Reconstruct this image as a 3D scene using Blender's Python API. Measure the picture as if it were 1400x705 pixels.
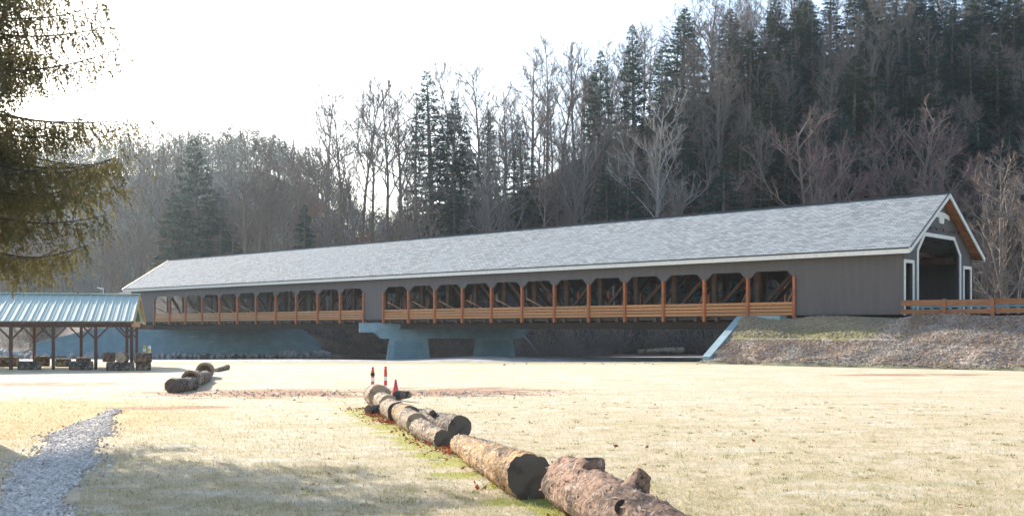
import bpy, math, random
import numpy as np
from mathutils import Vector, Matrix, noise as mnoise

# ------------------------------------------------------------------ camera, light, exposure
SC = bpy.context.scene
for o in list(bpy.data.objects):
    bpy.data.objects.remove(o)
COL = SC.collection
EYE = 2.3
F = 1464.0                                   # focal length in pixels of the 1400 px wide photograph
cam = bpy.data.cameras.new('camera')
cam.sensor_width = 36.0
cam.lens = F / 1400.0 * 36.0
cam.shift_y = 97.5 / 1400.0
cam.clip_start, cam.clip_end = 0.1, 5000.0
cam_o = bpy.data.objects.new('camera', cam)
COL.objects.link(cam_o)
cam_o.location = (0, 0, EYE)
cam_o.rotation_euler = (math.radians(90), 0, 0)
SC.camera = cam_o

SUN_AZ, SUN_EL = math.radians(-36), math.radians(24)     # azimuth from +Y, towards -X
world = bpy.data.worlds.new('World')
SC.world = world
world.use_nodes = True
wn = world.node_tree
bg = wn.nodes['Background']
sky = wn.nodes.new('ShaderNodeTexSky')
sky.sky_type = 'NISHITA'
sky.sun_disc = False
sky.sun_elevation = SUN_EL
sky.sun_rotation = SUN_AZ
sky.dust_density = 1.6
sky.air_density = 1.0
sky.altitude = 200
wn.links.new(sky.outputs[0], bg.inputs[0])
bg.inputs[1].default_value = 0.128
sun = bpy.data.lights.new('sun', 'SUN')
sun.energy = 4.2
sun.angle = math.radians(0.6)
sun.color = (1.0, 0.90, 0.77)
sun_o = bpy.data.objects.new('sun', sun)
COL.objects.link(sun_o)
sdir = Vector((math.sin(SUN_AZ) * math.cos(SUN_EL), math.cos(SUN_AZ) * math.cos(SUN_EL), math.sin(SUN_EL)))
sun_o.rotation_euler = sdir.to_track_quat('Z', 'Y').to_euler()
sun_o.location = (-60, 60, 80)

vs = SC.view_settings
vs.view_transform = 'Standard'
vs.look = 'None'
vs.gamma = 1.0
vs.exposure = 1.30
vs.use_curve_mapping = False
SC.cycles.use_denoising = True
SC.cycles.max_bounces = 6
SC.cycles.diffuse_bounces = 3
SC.cycles.volume_bounces = 1
SC.cycles.transparent_max_bounces = 6

# ------------------------------------------------------------------ helpers
def gpt(px, py, z=0.0):
    """ground point seen at a pixel of the photograph"""
    D = (EYE - z) * F / (py - 450.0)
    return Vector(((px - 700.0) / F * D, D, z))

def at(px, D, z=0.0):
    return Vector(((px - 700.0) / F * D, D, z))

class MB:
    def __init__(s):
        s.v, s.f, s.m = [], [], []
    def add(s, vs_, fs, mi=0):
        n = len(s.v)
        s.v.extend([tuple(p) for p in vs_])
        for f in fs:
            s.f.append(tuple(i + n for i in f))
            s.m.append(mi)
    def box(s, a, b, mi=0):
        x0, y0, z0 = a
        x1, y1, z1 = b
        s.add([(x0, y0, z0), (x1, y0, z0), (x1, y1, z0), (x0, y1, z0), (x0, y0, z1), (x1, y0, z1), (x1, y1, z1), (x0, y1, z1)],
              [(3, 2, 1, 0), (4, 5, 6, 7), (0, 1, 5, 4), (1, 2, 6, 5), (2, 3, 7, 6), (3, 0, 4, 7)], mi)
        return s
    def beam(s, p, q, w, h, mi=0, up=(0, 0, 1)):
        p, q = Vector(p), Vector(q)
        d = (q - p).normalized()
        u = Vector(up)
        if abs(d.dot(u)) > .97:
            u = Vector((0, 1, 0))
        a = d.cross(u).normalized()
        b = a.cross(d).normalized()
        a, b = a * w / 2, b * h / 2
        c = [p - a - b, p + a - b, p + a + b, p - a + b, q - a - b, q + a - b, q + a + b, q - a + b]
        s.add(c, [(3, 2, 1, 0), (4, 5, 6, 7), (0, 1, 5, 4), (1, 2, 6, 5), (2, 3, 7, 6), (3, 0, 4, 7)], mi)
        return s
    def tube(s, pts, rad, n=6, cap=True, mi=0, tip=False):
        pts = [Vector(p) for p in pts]
        base = len(s.v)
        k = len(pts)
        a = None
        for i, p in enumerate(pts):
            d = (pts[min(i + 1, k - 1)] - pts[max(i - 1, 0)])
            d = d.normalized() if d.length > 1e-9 else Vector((0, 0, 1))
            if a is None:
                a = d.cross(Vector((0, 0, 1)))
                if a.length < .1:
                    a = d.cross(Vector((1, 0, 0)))
            a = (a - d * a.dot(d)).normalized()
            b = d.cross(a)
            for j in range(n):
                t = 2 * math.pi * j / n
                s.v.append(tuple(p + (a * math.cos(t) + b * math.sin(t)) * rad[i]))
        for i in range(k - 1):
            for j in range(n):
                j2 = (j + 1) % n
                s.f.append((base + i * n + j, base + i * n + j2, base + (i + 1) * n + j2, base + (i + 1) * n + j))
                s.m.append(mi)
        if cap:
            s.f.append(tuple(base + j for j in reversed(range(n)))); s.m.append(mi)
            s.f.append(tuple(base + (k - 1) * n + j for j in range(n))); s.m.append(mi)
        return s
    def prism(s, poly, o, u, v, w, mi=0):
        """polygon (a,b) in the plane o+a*u+b*v, thickness vector w"""
        o, u, v, w = Vector(o), Vector(u), Vector(v), Vector(w)
        n = len(poly)
        A = [o + u * a + v * b for a, b in poly]
        B = [p + w for p in A]
        s.add(A + B, [tuple(range(n)), tuple(reversed(range(n, 2 * n)))] +
              [(i, i + n, (i + 1) % n + n, (i + 1) % n) for i in range(n)], mi)
        return s
    def mesh(s, name, mats, smooth=False):
        me = bpy.data.meshes.new(name)
        me.from_pydata(s.v, [], s.f)
        for m in (mats if isinstance(mats, (list, tuple)) else [mats]):
            me.materials.append(m)
        if any(s.m):
            me.polygons.foreach_set('material_index', s.m)
        if smooth:
            me.polygons.foreach_set('use_smooth', [True] * len(s.f))
        import bmesh
        bm = bmesh.new()
        bm.from_mesh(me)
        bmesh.ops.recalc_face_normals(bm, faces=bm.faces)
        bm.to_mesh(me)
        bm.free()
        me.update()
        return me
    def raw(s, name, mat, smooth=False):
        me = bpy.data.meshes.new(name)
        me.from_pydata(s.v, [], s.f)
        me.materials.append(mat)
        if smooth:
            me.polygons.foreach_set('use_smooth', [True] * len(s.f))
        return me

def link(name, me, parent=None, loc=None, rot=None, scale=None):
    o = bpy.data.objects.new(name, me)
    COL.objects.link(o)
    if parent is not None:
        o.parent = parent
    if loc is not None:
        o.location = loc
    if rot is not None:
        o.rotation_euler = rot
    if scale is not None:
        o.scale = scale
    return o

def tag(o, label=None, cat=None, group=None, kind=None):
    if label: o['label'] = label
    if cat: o['category'] = cat
    if group: o['group'] = group
    if kind: o['kind'] = kind
    return o

def thing(name, label, cat, loc=(0, 0, 0), rz=0, group=None):
    return tag(link(name, None, None, loc, (0, 0, rz)), label, cat, group)

def np_mesh(name, V, Fc, mat, smooth=False):
    V = np.asarray(V, dtype=np.float32).reshape(-1, 3)
    Fc = np.asarray(Fc, dtype=np.int32)
    k = Fc.shape[1]
    me = bpy.data.meshes.new(name)
    me.vertices.add(len(V))
    me.vertices.foreach_set('co', V.ravel())
    me.loops.add(Fc.size)
    me.loops.foreach_set('vertex_index', Fc.ravel())
    me.polygons.add(len(Fc))
    me.polygons.foreach_set('loop_start', np.arange(0, Fc.size, k, dtype=np.int32))
    me.polygons.foreach_set('loop_total', np.full(len(Fc), k, dtype=np.int32))
    if smooth:
        me.polygons.foreach_set('use_smooth', np.ones(len(Fc), dtype=bool))
    me.update(calc_edges=True)
    me.materials.append(mat)
    return me

def rotm(rng, n, tilt=math.pi):
    """n random rotation matrices: spin about z, then tilt up to `tilt` about a random horizontal axis"""
    a = rng.uniform(0, 2 * math.pi, n); t = rng.uniform(-tilt, tilt, n); b = rng.uniform(0, 2 * math.pi, n)
    def Z(x):
        c, s_ = np.cos(x), np.sin(x); o, e = np.zeros(n), np.ones(n)
        return np.stack([np.stack([c, -s_, o], -1), np.stack([s_, c, o], -1), np.stack([o, o, e], -1)], -2)
    c, s_ = np.cos(t), np.sin(t); o, e = np.zeros(n), np.ones(n)
    X = np.stack([np.stack([e, o, o], -1), np.stack([o, c, -s_], -1), np.stack([o, s_, c], -1)], -2)
    return Z(b) @ X @ Z(a)

def scatter(name, bv, bf, loc, R, sc, mat, smooth=False):
    bv = np.asarray(bv, dtype=np.float64); bf = np.asarray(bf, dtype=np.int64)
    n, k = len(loc), len(bv)
    sc = np.asarray(sc, dtype=np.float64)
    if sc.ndim == 1: sc = np.repeat(sc[:, None], 3, 1)
    P = bv[None] * sc[:, None, :]
    V = np.einsum('nij,nkj->nki', R, P) + np.asarray(loc)[:, None, :]
    Fc = bf[None] + (np.arange(n) * k)[:, None, None]
    return np_mesh(name, V, Fc.reshape(-1, bf.shape[1]), mat, smooth)

# ------------------------------------------------------------------ materials
def nt(name):
    m = bpy.data.materials.new(name)
    m.use_nodes = True
    t = m.node_tree
    return m, t, t.nodes['Principled BSDF']

def nd(t, ty, **kw):
    n = t.nodes.new(ty)
    for k, v in kw.items():
        if k.startswith('i_'):
            n.inputs[k[2:].replace('_', ' ')].default_value = v
        else:
            setattr(n, k, v)
    return n

def mix(t, fac, a, b, mode='MIX'):
    n = t.nodes.new('ShaderNodeMix')
    n.data_type = 'RGBA'
    n.blend_type = mode
    for sock, val in ((n.inputs[0], fac), (n.inputs[6], a), (n.inputs[7], b)):
        if hasattr(val, 'is_linked'):
            t.links.new(val, sock)
        elif isinstance(val, (int, float)):
            sock.default_value = val
        else:
            sock.default_value = (*val, 1)
    return n.outputs[2]

def ramp(t, val, lo, hi):
    n = t.nodes.new('ShaderNodeMapRange')
    n.clamp = True
    n.interpolation_type = 'SMOOTHSTEP'
    t.links.new(val, n.inputs[0])
    n.inputs[1].default_value = lo
    n.inputs[2].default_value = hi
    return n.outputs[0]

def math_n(t, op, a, b=None):
    n = t.nodes.new('ShaderNodeMath')
    n.operation = op
    for i, v in enumerate((a, b)):
        if v is None: continue
        if hasattr(v, 'is_linked'): t.links.new(v, n.inputs[i])
        else: n.inputs[i].default_value = v
    return n.outputs[0]

def noise(t, vec, scale, detail=4, rough=.55, stretch=None):
    if stretch:
        mp = t.nodes.new('ShaderNodeMapping')
        mp.inputs['Scale'].default_value = stretch
        t.links.new(vec, mp.inputs[0])
        vec = mp.outputs[0]
    n = nd(t, 'ShaderNodeTexNoise')
    n.inputs['Scale'].default_value = scale
    n.inputs['Detail'].default_value = detail
    n.inputs['Roughness'].default_value = rough
    t.links.new(vec, n.inputs['Vector'])
    return n.outputs[0]

def coords(t, pos=False):
    if pos:
        return t.nodes.new('ShaderNodeNewGeometry').outputs['Position']
    return t.nodes.new('ShaderNodeTexCoord').outputs['Object']

def bump(t, b, h, strength=.4, dist=.02):
    n = t.nodes.new('ShaderNodeBump')
    n.inputs['Strength'].default_value = strength
    n.inputs['Distance'].default_value = dist
    t.links.new(h, n.inputs['Height'])
    t.links.new(n.outputs[0], b.inputs['Normal'])

def simple(name, c1, c2=None, scale=6, rough=.75, bumps=.3, bscale=None, stretch=None, dist=.02, lo=.35, hi=.65, island=0, metal=0, rnd=0):
    m, t, b = nt(name)
    b.inputs['Roughness'].default_value = rough
    b.inputs['Metallic'].default_value = metal
    v = coords(t)
    n = noise(t, v, scale, stretch=stretch)
    c = mix(t, ramp(t, n, lo, hi), c1, c2 or tuple(x * .7 for x in c1))
    if island:
        g = t.nodes.new('ShaderNodeNewGeometry').outputs['Random Per Island']
        c = mix(t, math_n(t, 'MULTIPLY', g, island), c, tuple(min(1, x * 2.0 + .02) for x in c1))
    if rnd:
        g = t.nodes.new('ShaderNodeObjectInfo').outputs['Random']
        c = mix(t, math_n(t, 'MULTIPLY', g, rnd), c, tuple(x * .45 for x in c1))
    t.links.new(c, b.inputs['Base Color'])
    if bumps:
        n2 = noise(t, v, bscale or scale * 3, 5, stretch=stretch)
        bump(t, b, n2, bumps, dist)
    return m

M = {}
M['siding'] = simple('grey board siding', (.125, .115, .112), (.105, .096, .094), 1.2, .7, 0)
def siding():
    m, t, b = nt('grey vertical board siding')
    v = coords(t)
    n = noise(t, v, 1.5, 4, stretch=(2, 2, .25))
    c = mix(t, ramp(t, n, .3, .7), (.112, .097, .094), (.094, .083, .081))
    t.links.new(c, b.inputs['Base Color'])
    b.inputs['Roughness'].default_value = .62
    sx = t.nodes.new('ShaderNodeSeparateXYZ'); t.links.new(v, sx.inputs[0])
    s = math_n(t, 'ADD', sx.outputs[0], sx.outputs[1])
    fr = math_n(t, 'FRACT', math_n(t, 'MULTIPLY', s, 3.3))
    bump(t, b, ramp(t, fr, 0, .1), .35, .015)
    return m
M['siding'] = siding()
M['trim'] = simple('white painted trim', (.80, .78, .70), (.70, .69, .64), 3, .5, .1)
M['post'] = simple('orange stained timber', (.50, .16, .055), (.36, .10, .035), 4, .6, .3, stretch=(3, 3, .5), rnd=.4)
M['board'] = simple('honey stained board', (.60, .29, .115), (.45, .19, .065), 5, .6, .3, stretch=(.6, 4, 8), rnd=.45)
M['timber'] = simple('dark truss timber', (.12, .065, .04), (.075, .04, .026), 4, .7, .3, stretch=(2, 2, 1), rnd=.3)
M['brace'] = simple('pale brace timber', (.42, .24, .14), (.30, .16, .09), 4, .7, .2)
M['steel'] = simple('dark weathering steel', (.035, .026, .024), (.055, .036, .028), 3, .6, .2)
M['deck'] = simple('deck timber', (.12, .09, .07), (.08, .06, .05), 3, .8, .3)
M['soffit'] = simple('warm wooden soffit', (.42, .19, .08), (.3, .12, .05), 3, .6, .2)
M['concrete'] = simple('pale blue concrete', (.28, .40, .44), (.22, .33, .375), 1.1, .8, .25, 9)
def blockwall():
    m, t, b = nt('blue painted block wall')
    v = coords(t)
    mp = t.nodes.new('ShaderNodeMapping'); mp.inputs['Rotation'].default_value = (math.radians(90), 0, 0)
    t.links.new(v, mp.inputs[0])
    br = nd(t, 'ShaderNodeTexBrick')
    br.inputs['Scale'].default_value = 1.0
    br.inputs['Brick Width'].default_value = .8; br.inputs['Row Height'].default_value = .3; br.inputs['Mortar Size'].default_value = .02
    br.inputs['Color1'].default_value = (.20, .32, .37, 1); br.inputs['Color2'].default_value = (.25, .375, .43, 1); br.inputs['Mortar'].default_value = (.15, .25, .29, 1)
    t.links.new(mp.outputs[0], br.inputs['Vector'])
    n = noise(t, v, .8, 5)
    c = mix(t, ramp(t, n, .35, .7), br.outputs[0], (.18, .29, .335))
    n2 = noise(t, v, .25, 3, stretch=(1, 1, 6))
    c = mix(t, math_n(t, 'MULTIPLY', ramp(t, n2, .55, .75), .4), c, (.26, .34, .36))
    t.links.new(c, b.inputs['Base Color'])
    b.inputs['Roughness'].default_value = .8
    bump(t, b, math_n(t, 'ADD', br.outputs[1], noise(t, v, 6, 4)), .5, .04)
    return m
M['block'] = blockwall()
def shingles():
    m, t, b = nt('pale frosted shingles')
    v = coords(t)
    br = nd(t, 'ShaderNodeTexBrick')
    br.inputs['Scale'].default_value = 1.0
    br.inputs['Brick Width'].default_value = .5; br.inputs['Row Height'].default_value = .18; br.inputs['Mortar Size'].default_value = .02
    br.inputs['Color1'].default_value = (.20, .222, .23, 1); br.inputs['Color2'].default_value = (.395, .425, .435, 1); br.inputs['Mortar'].default_value = (.11, .125, .15, 1)
    t.links.new(v, br.inputs['Vector'])
    n = noise(t, v, 2.2, 5, .7)
    c = mix(t, math_n(t, 'MULTIPLY', ramp(t, n, .4, .75), .6), br.outputs[0], (.335, .37, .38))
    n2 = noise(t, v, .12, 3)
    c = mix(t, math_n(t, 'MULTIPLY', ramp(t, n2, .4, .7), .35), c, (.27, .31, .335))
    t.links.new(c, b.inputs['Base Color'])
    b.inputs['Roughness'].default_value = .95
    b.inputs['Specular IOR Level'].default_value = .15
    bump(t, b, math_n(t, 'ADD', br.outputs[1], n), .5, .02)
    return m
M['shingle'] = shingles()
M['dark_trim'] = simple('dark drip edge', (.05, .055, .065), (.04, .045, .05), 3, .5, .1)
M['lamp_black'] = simple('black lamp metal', (.02, .02, .022), (.03, .03, .03), 3, .4, 0)
M['teal_roof'] = simple('pale turquoise metal roofing', (.42, .54, .495), (.46, .56, .515), 1.2, .7, .05)
M['green'] = simple('green gable sheet', (.01, .09, .055), (.01, .07, .045), 2, .9, .05)
M['brown_post'] = simple('brown painted timber', (.13, .07, .055), (.09, .05, .04), 4, .7, .2, rnd=.4)
M['tan_wood'] = simple('tan fascia wood', (.5, .3, .14), (.4, .22, .1), 4, .7, .2)
M['fence'] = simple('brown fence timber', (.36, .16, .07), (.24, .10, .045), 3, .7, .3, stretch=(.6, 3, 6), rnd=.4)
M['blue_rail'] = simple('light blue rail', (.22, .50, .58), (.2, .45, .52), 3, .5, .05)
M['red_plastic'] = simple('red orange plastic', (.75, .07, .03), (.65, .06, .03), 4, .45, .05)
M['pink_plastic'] = simple('faded pink cone plastic', (.72, .06, .10), (.6, .05, .08), 4, .45, .05)
M['white_band'] = simple('white reflective band', (.8, .82, .84), (.7, .72, .75), 6, .35, .05)
M['rubber'] = simple('black rubber', (.03, .03, .03), (.04, .04, .04), 6, .8, .1)
M['yellow'] = simple('yellow painted post', (.72, .55, .05), (.6, .45, .06), 5, .5, .1)
M['stone'] = simple('grey riprap stone', (.52, .51, .50), (.34, .34, .34), 3, .85, .6, rnd=.5, dist=.05)
M['gravel'] = simple('crushed gravel', (.44, .395, .35), (.30, .27, .245), 9, .85, .3, island=.8)
M['bank_gravel'] = simple('brown bank gravel', (.22, .17, .115), (.15, .12, .08), 9, .85, .3, island=.8)
M['bark_grey'] = simple('grey bark', (.31, .255, .215), (.20, .165, .14), 3, .9, .5, stretch=(3, 3, .5), rnd=.5)
M['bark_pale'] = simple('pale bark', (.38, .355, .33), (.26, .24, .225), 2, .9, .4, stretch=(2, 2, .5), rnd=.3)
M['bark_dark'] = simple('dark spruce bark', (.075, .058, .045), (.045, .036, .03), 3, .9, .5, stretch=(3, 3, .5))
M['twig_grey'] = simple('grey twigs', (.27, .225, .20), (.19, .155, .14), 2, .9, 0, rnd=.4)
M['twig_red'] = simple('reddish twigs', (.31, .18, .165), (.20, .125, .115), 2, .9, 0, rnd=.4)
M['twig_brown'] = simple('brown twigs', (.26, .19, .145), (.17, .125, .095), 2, .9, 0, rnd=.4)
M['straw_stem'] = simple('dry brush stems', (.21, .145, .095), (.12, .085, .06), 2, .9, 0, island=.6)

def leafy(name, c1, c2, trans=.35, isl=.7, ts=1.0):
    m, t, b = nt(name)
    g = t.nodes.new('ShaderNodeNewGeometry').outputs['Random Per Island']
    r = t.nodes.new('ShaderNodeObjectInfo').outputs['Random']
    n = noise(t, coords(t), .5, 2)
    c = mix(t, ramp(t, n, .35, .7), c1, c2)
    c = mix(t, math_n(t, 'MULTIPLY', g, isl), c, tuple(x * .45 for x in c1))
    c = mix(t, math_n(t, 'MULTIPLY', r, .35), c, c2)
    t.links.new(c, b.inputs['Base Color'])
    b.inputs['Roughness'].default_value = .75
    tr = t.nodes.new('ShaderNodeBsdfTranslucent')
    c2_ = mix(t, 1.0, c, (ts, ts, ts), 'MULTIPLY')
    t.links.new(c2_, tr.inputs[0])
    ms = t.nodes.new('ShaderNodeMixShader')
    ms.inputs[0].default_value = trans
    t.links.new(b.outputs[0], ms.inputs[1]); t.links.new(tr.outputs[0], ms.inputs[2])
    t.links.new(ms.outputs[0], t.nodes['Material Output'].inputs[0])
    return m
M['conifer'] = leafy('dark conifer needles', (.055, .12, .088), (.075, .13, .085), .35)
M['conifer_y'] = leafy('olive conifer needles', (.10, .125, .06), (.08, .11, .06), .3)
M['conifer_d'] = leafy('deep green conifer needles', (.042, .105, .088), (.06, .115, .088), .3)
M['spruce'] = leafy('golden olive spruce sprays', (.165, .135, .052), (.11, .11, .045), .5)
M['orange_leaf'] = leafy('orange beech leaves', (.40, .16, .075), (.32, .14, .07), .3)
M['litter'] = leafy('fallen red brown leaves', (.42, .06, .03), (.30, .13, .06), .3, .75)

def bark(name, c1, c2, frost=.5):
    m, t, b = nt(name)
    v = coords(t)
    n1 = noise(t, v, 3.0, 6, .65)
    n2 = noise(t, v, 14, 5, .7, stretch=(1, 1, 1))
    vo = nd(t, 'ShaderNodeTexVoronoi'); vo.inputs['Scale'].default_value = 11
    mp = t.nodes.new('ShaderNodeMapping'); mp.inputs['Scale'].default_value = (.45, 1, 1)
    t.links.new(v, mp.inputs[0]); t.links.new(mp.outputs[0], vo.inputs['Vector'])
    c = mix(t, ramp(t, n1, .35, .65), c1, c2)
    c = mix(t, ramp(t, n2, .50, .62), c, tuple(x * .22 for x in c1))
    nb = noise(t, v, 1.7, 7, .8)
    c = mix(t, math_n(t, 'MULTIPLY', ramp(t, nb, .51, .56), .9), c, tuple(x * .22 for x in c2))
    n3 = noise(t, v, 5, 6, .75)
    c = mix(t, math_n(t, 'MULTIPLY', ramp(t, n3, .56, .66), frost), c, (.62, .56, .50))
    t.links.new(c, b.inputs['Base Color'])
    b.inputs['Roughness'].default_value = .85
    h = math_n(t, 'ADD', math_n(t, 'MULTIPLY', vo.outputs[0], .7), n2)
    bump(t, b, math_n(t, 'ADD', h, nb), 1.0, .06)
    return m
M['log_gold'] = bark('golden flaking bark', (.56, .33, .12), (.36, .19, .08), .7)
M['log_brown'] = bark('reddish brown bark', (.40, .23, .14), (.27, .155, .10), .6)
M['log_pale'] = bark('pale weathered bark', (.45, .33, .22), (.30, .20, .13), .8)
M['log_grey'] = bark('grey brown bark', (.27, .20, .15), (.17, .13, .10), .6)
def cutend(name, c1, c2):
    m, t, b = nt(name)
    v = coords(t)
    w = nd(t, 'ShaderNodeTexWave'); w.wave_type = 'RINGS'; w.rings_direction = 'X'
    w.inputs['Scale'].default_value = 14; w.inputs['Distortion'].default_value = 5; w.inputs['Detail'].default_value = 3
    t.links.new(v, w.inputs['Vector'])
    n = noise(t, v, 5, 5)
    c = mix(t, math_n(t, 'MULTIPLY', w.outputs[1], .6), c1, c2)
    c = mix(t, ramp(t, n, .45, .7), c, tuple(x * .5 for x in c1))
    t.links.new(c, b.inputs['Base Color'])
    b.inputs['Roughness'].default_value = .85
    bump(t, b, math_n(t, 'ADD', math_n(t, 'MULTIPLY', w.outputs[1], .06), n), .6, .02)
    return m
M['flake_gold'] = leafy('golden bark flakes', (.46, .28, .12), (.62, .50, .36), .05, .9)
M['flake_brown'] = leafy('brown bark flakes', (.30, .175, .105), (.42, .29, .21), .05, .95)
M['flake_pale'] = leafy('pale bark flakes', (.42, .31, .21), (.62, .54, .45), .05, .9)
M['flake_grey'] = leafy('grey bark flakes', (.22, .165, .125), (.36, .30, .25), .05, .8)
M['cut_dark'] = cutend('weathered dark sawn end', (.15, .115, .09), (.075, .058, .046))
M['cut_mid'] = cutend('brown sawn end', (.26, .19, .135), (.16, .115, .08))
M['cut_pale'] = cutend('pale sawn end', (.45, .33, .22), (.32, .22, .14))

def sq(t, v): return math_n(t, 'MULTIPLY', v, v)
def ellipse(t, x, y, cx, cy, rx, ry):
    a = sq(t, math_n(t, 'DIVIDE', math_n(t, 'SUBTRACT', x, cx), rx))
    b = sq(t, math_n(t, 'DIVIDE', math_n(t, 'SUBTRACT', y, cy), ry))
    return math_n(t, 'SUBTRACT', 1.0, math_n(t, 'ADD', a, b))

LOGA, LOGB = Vector((-4.6, 33.5)), Vector((1.7, 12.4))        # line of the log row
def field_colour(t):
    p = coords(t, True)
    sx = t.nodes.new('ShaderNodeSeparateXYZ'); t.links.new(p, sx.inputs[0])
    x, y = sx.outputs[0], sx.outputs[1]
    n1 = noise(t, p, .16, 5, .6)
    n2 = noise(t, p, 1.1, 5, .65)
    n3 = noise(t, p, 9, 4, .7)
    n4 = noise(t, p, .5, 6, .7, stretch=(1, 2.6, 1))
    c = mix(t, ramp(t, n1, .35, .65), (.60, .515, .355), (.66, .55, .395))
    c = mix(t, math_n(t, 'MULTIPLY', ramp(t, n2, .48, .68), .6), c, (.43, .345, .19))
    c = mix(t, math_n(t, 'MULTIPLY', ramp(t, n4, .50, .62), .6), c, (.72, .68, .60))
    n5 = noise(t, p, .33, 5, .65, stretch=(.6, 1.6, 1))
    c = mix(t, math_n(t, 'MULTIPLY', ramp(t, n5, .50, .64), .5), c, (.50, .41, .23))
    n6 = noise(t, p, .22, 4, .6)
    c = mix(t, math_n(t, 'MULTIPLY', ramp(t, n6, .52, .7), .3), c, (.44, .39, .21))
    # greener, less frosted turf close by
    near = ramp(t, math_n(t, 'MULTIPLY', y, -1.0), -42.0, -12.0)
    g = math_n(t, 'MULTIPLY', near, ramp(t, noise(t, p, 1.6, 6, .7), .40, .68))
    c = mix(t, math_n(t, 'MULTIPLY', g, .65), c, (.33, .30, .12))
    c = mix(t, math_n(t, 'MULTIPLY', ramp(t, n3, .50, .72), .65), c, (.29, .25, .14))
    # golden grass by the gravel path
    e = ellipse(t, x, y, -16.0, 27.0, 9.0, 10.0)
    e = ramp(t, math_n(t, 'ADD', e, math_n(t, 'MULTIPLY', n2, .9)), .35, 1.1)
    c = mix(t, math_n(t, 'MULTIPLY', e, .75), c, (.52, .34, .12))
    # worn rust-brown dirt strip
    for cx, cy, rx, ry in ((-8.8, 38.6, 5.6, 3.6), (-2.2, 39.4, 5.0, 3.4), (20, 54, 5, 1.6), (-10.2, 31.5, 2.2, 1.0), (-21, 45, 5, 2)):
        e = ellipse(t, x, y, cx, cy, rx, ry)
        e = ramp(t, math_n(t, 'ADD', e, math_n(t, 'MULTIPLY', math_n(t, 'SUBTRACT', n4, .5), 5.0)), .1, .8)
        c = mix(t, math_n(t, 'MULTIPLY', e, .92), c, (.36, .19, .11))
    # green moss along the foot of the log row
    d = LOGB - LOGA
    L = d.length
    nx, ny = -d.y / L, d.x / L
    dist = math_n(t, 'ADD', math_n(t, 'MULTIPLY', math_n(t, 'SUBTRACT', x, LOGA.x), nx), math_n(t, 'MULTIPLY', math_n(t, 'SUBTRACT', y, LOGA.y), ny))
    dist = math_n(t, 'ABSOLUTE', math_n(t, 'ADD', dist, .55))
    mm = math_n(t, 'SUBTRACT', math_n(t, 'ADD', .70, math_n(t, 'MULTIPLY', math_n(t, 'SUBTRACT', n2, .5), 3.2)), dist)
    mm = math_n(t, 'MULTIPLY', ramp(t, mm, 0, .3), ramp(t, math_n(t, 'MULTIPLY', y, -1.0), -33.0, -29.0))
    c = mix(t, math_n(t, 'MULTIPLY', mm, .85), c, (.36, .37, .045))
    # dull worn grass at the field's far edge
    fe = ramp(t, math_n(t, 'ADD', y, math_n(t, 'MULTIPLY', n2, 5.0)), 70.0, 77.0)
    c = mix(t, math_n(t, 'MULTIPLY', fe, .8), c, (.30, .27, .13))
    return p, c, n2, n3
def field_mat():
    m, t, b = nt('frosted field grass')
    p, c, n2, n3 = field_colour(t)
    t.links.new(c, b.inputs['Base Color'])
    b.inputs['Roughness'].default_value = .9
    h = math_n(t, 'ADD', noise(t, p, 26, 5, .75), math_n(t, 'MULTIPLY', noise(t, p, 3.0, 4), 1.5))
    bump(t, b, h, .75, .06)
    return m
M['field'] = field_mat()
def blade_mat():
    m, t, b = nt('frosted grass blades')
    p, c, n2, n3 = field_colour(t)
    g = t.nodes.new('ShaderNodeNewGeometry').outputs['Random Per Island']
    c = mix(t, math_n(t, 'MULTIPLY', ramp(t, g, .5, 1.0), .55), c, (.70, .67, .55))
    c = mix(t, ramp(t, g, .22, .0), c, (.24, .25, .09))
    t.links.new(c, b.inputs['Base Color'])
    b.inputs['Roughness'].default_value = .8
    tr = t.nodes.new('ShaderNodeBsdfTranslucent')
    t.links.new(c, tr.inputs[0])
    ms = t.nodes.new('ShaderNodeMixShader'); ms.inputs[0].default_value = .4
    t.links.new(b.outputs[0], ms.inputs[1]); t.links.new(tr.outputs[0], ms.inputs[2])
    t.links.new(ms.outputs[0], t.nodes['Material Output'].inputs[0])
    return m
M['blade'] = blade_mat()
M['bank'] = simple('brown river bank', (.27, .185, .135), (.16, .115, .085), .5, .95, .8, 3, dist=.15)
M['bar'] = simple('frosted gravel bar', (.40, .41, .42), (.24, .23, .21), .9, .9, .8, 12, dist=.05)
M['leaf_floor'] = simple('leaf litter hillside', (.065, .05, .042), (.04, .033, .03), .4, .95, .8, 2, dist=.2)
M['bank_grass'] = simple('dry bank grass', (.34, .30, .17), (.24, .23, .12), .6, .95, .6, 5, dist=.08)
M['road'] = simple('asphalt', (.06, .06, .062), (.045, .045, .048), 3, .9, .3)
def water_mat():
    m, t, b = nt('river water')
    b.inputs['Base Color'].default_value = (.02, .03, .03, 1)
    b.inputs['Roughness'].default_value = .08
    b.inputs['IOR'].default_value = 1.33
    p = coords(t, True)
    bump(t, b, noise(t, p, 1.6, 3, stretch=(.5, 1.5, 1)), .15, .05)
    return m
M['water'] = water_mat()
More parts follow.
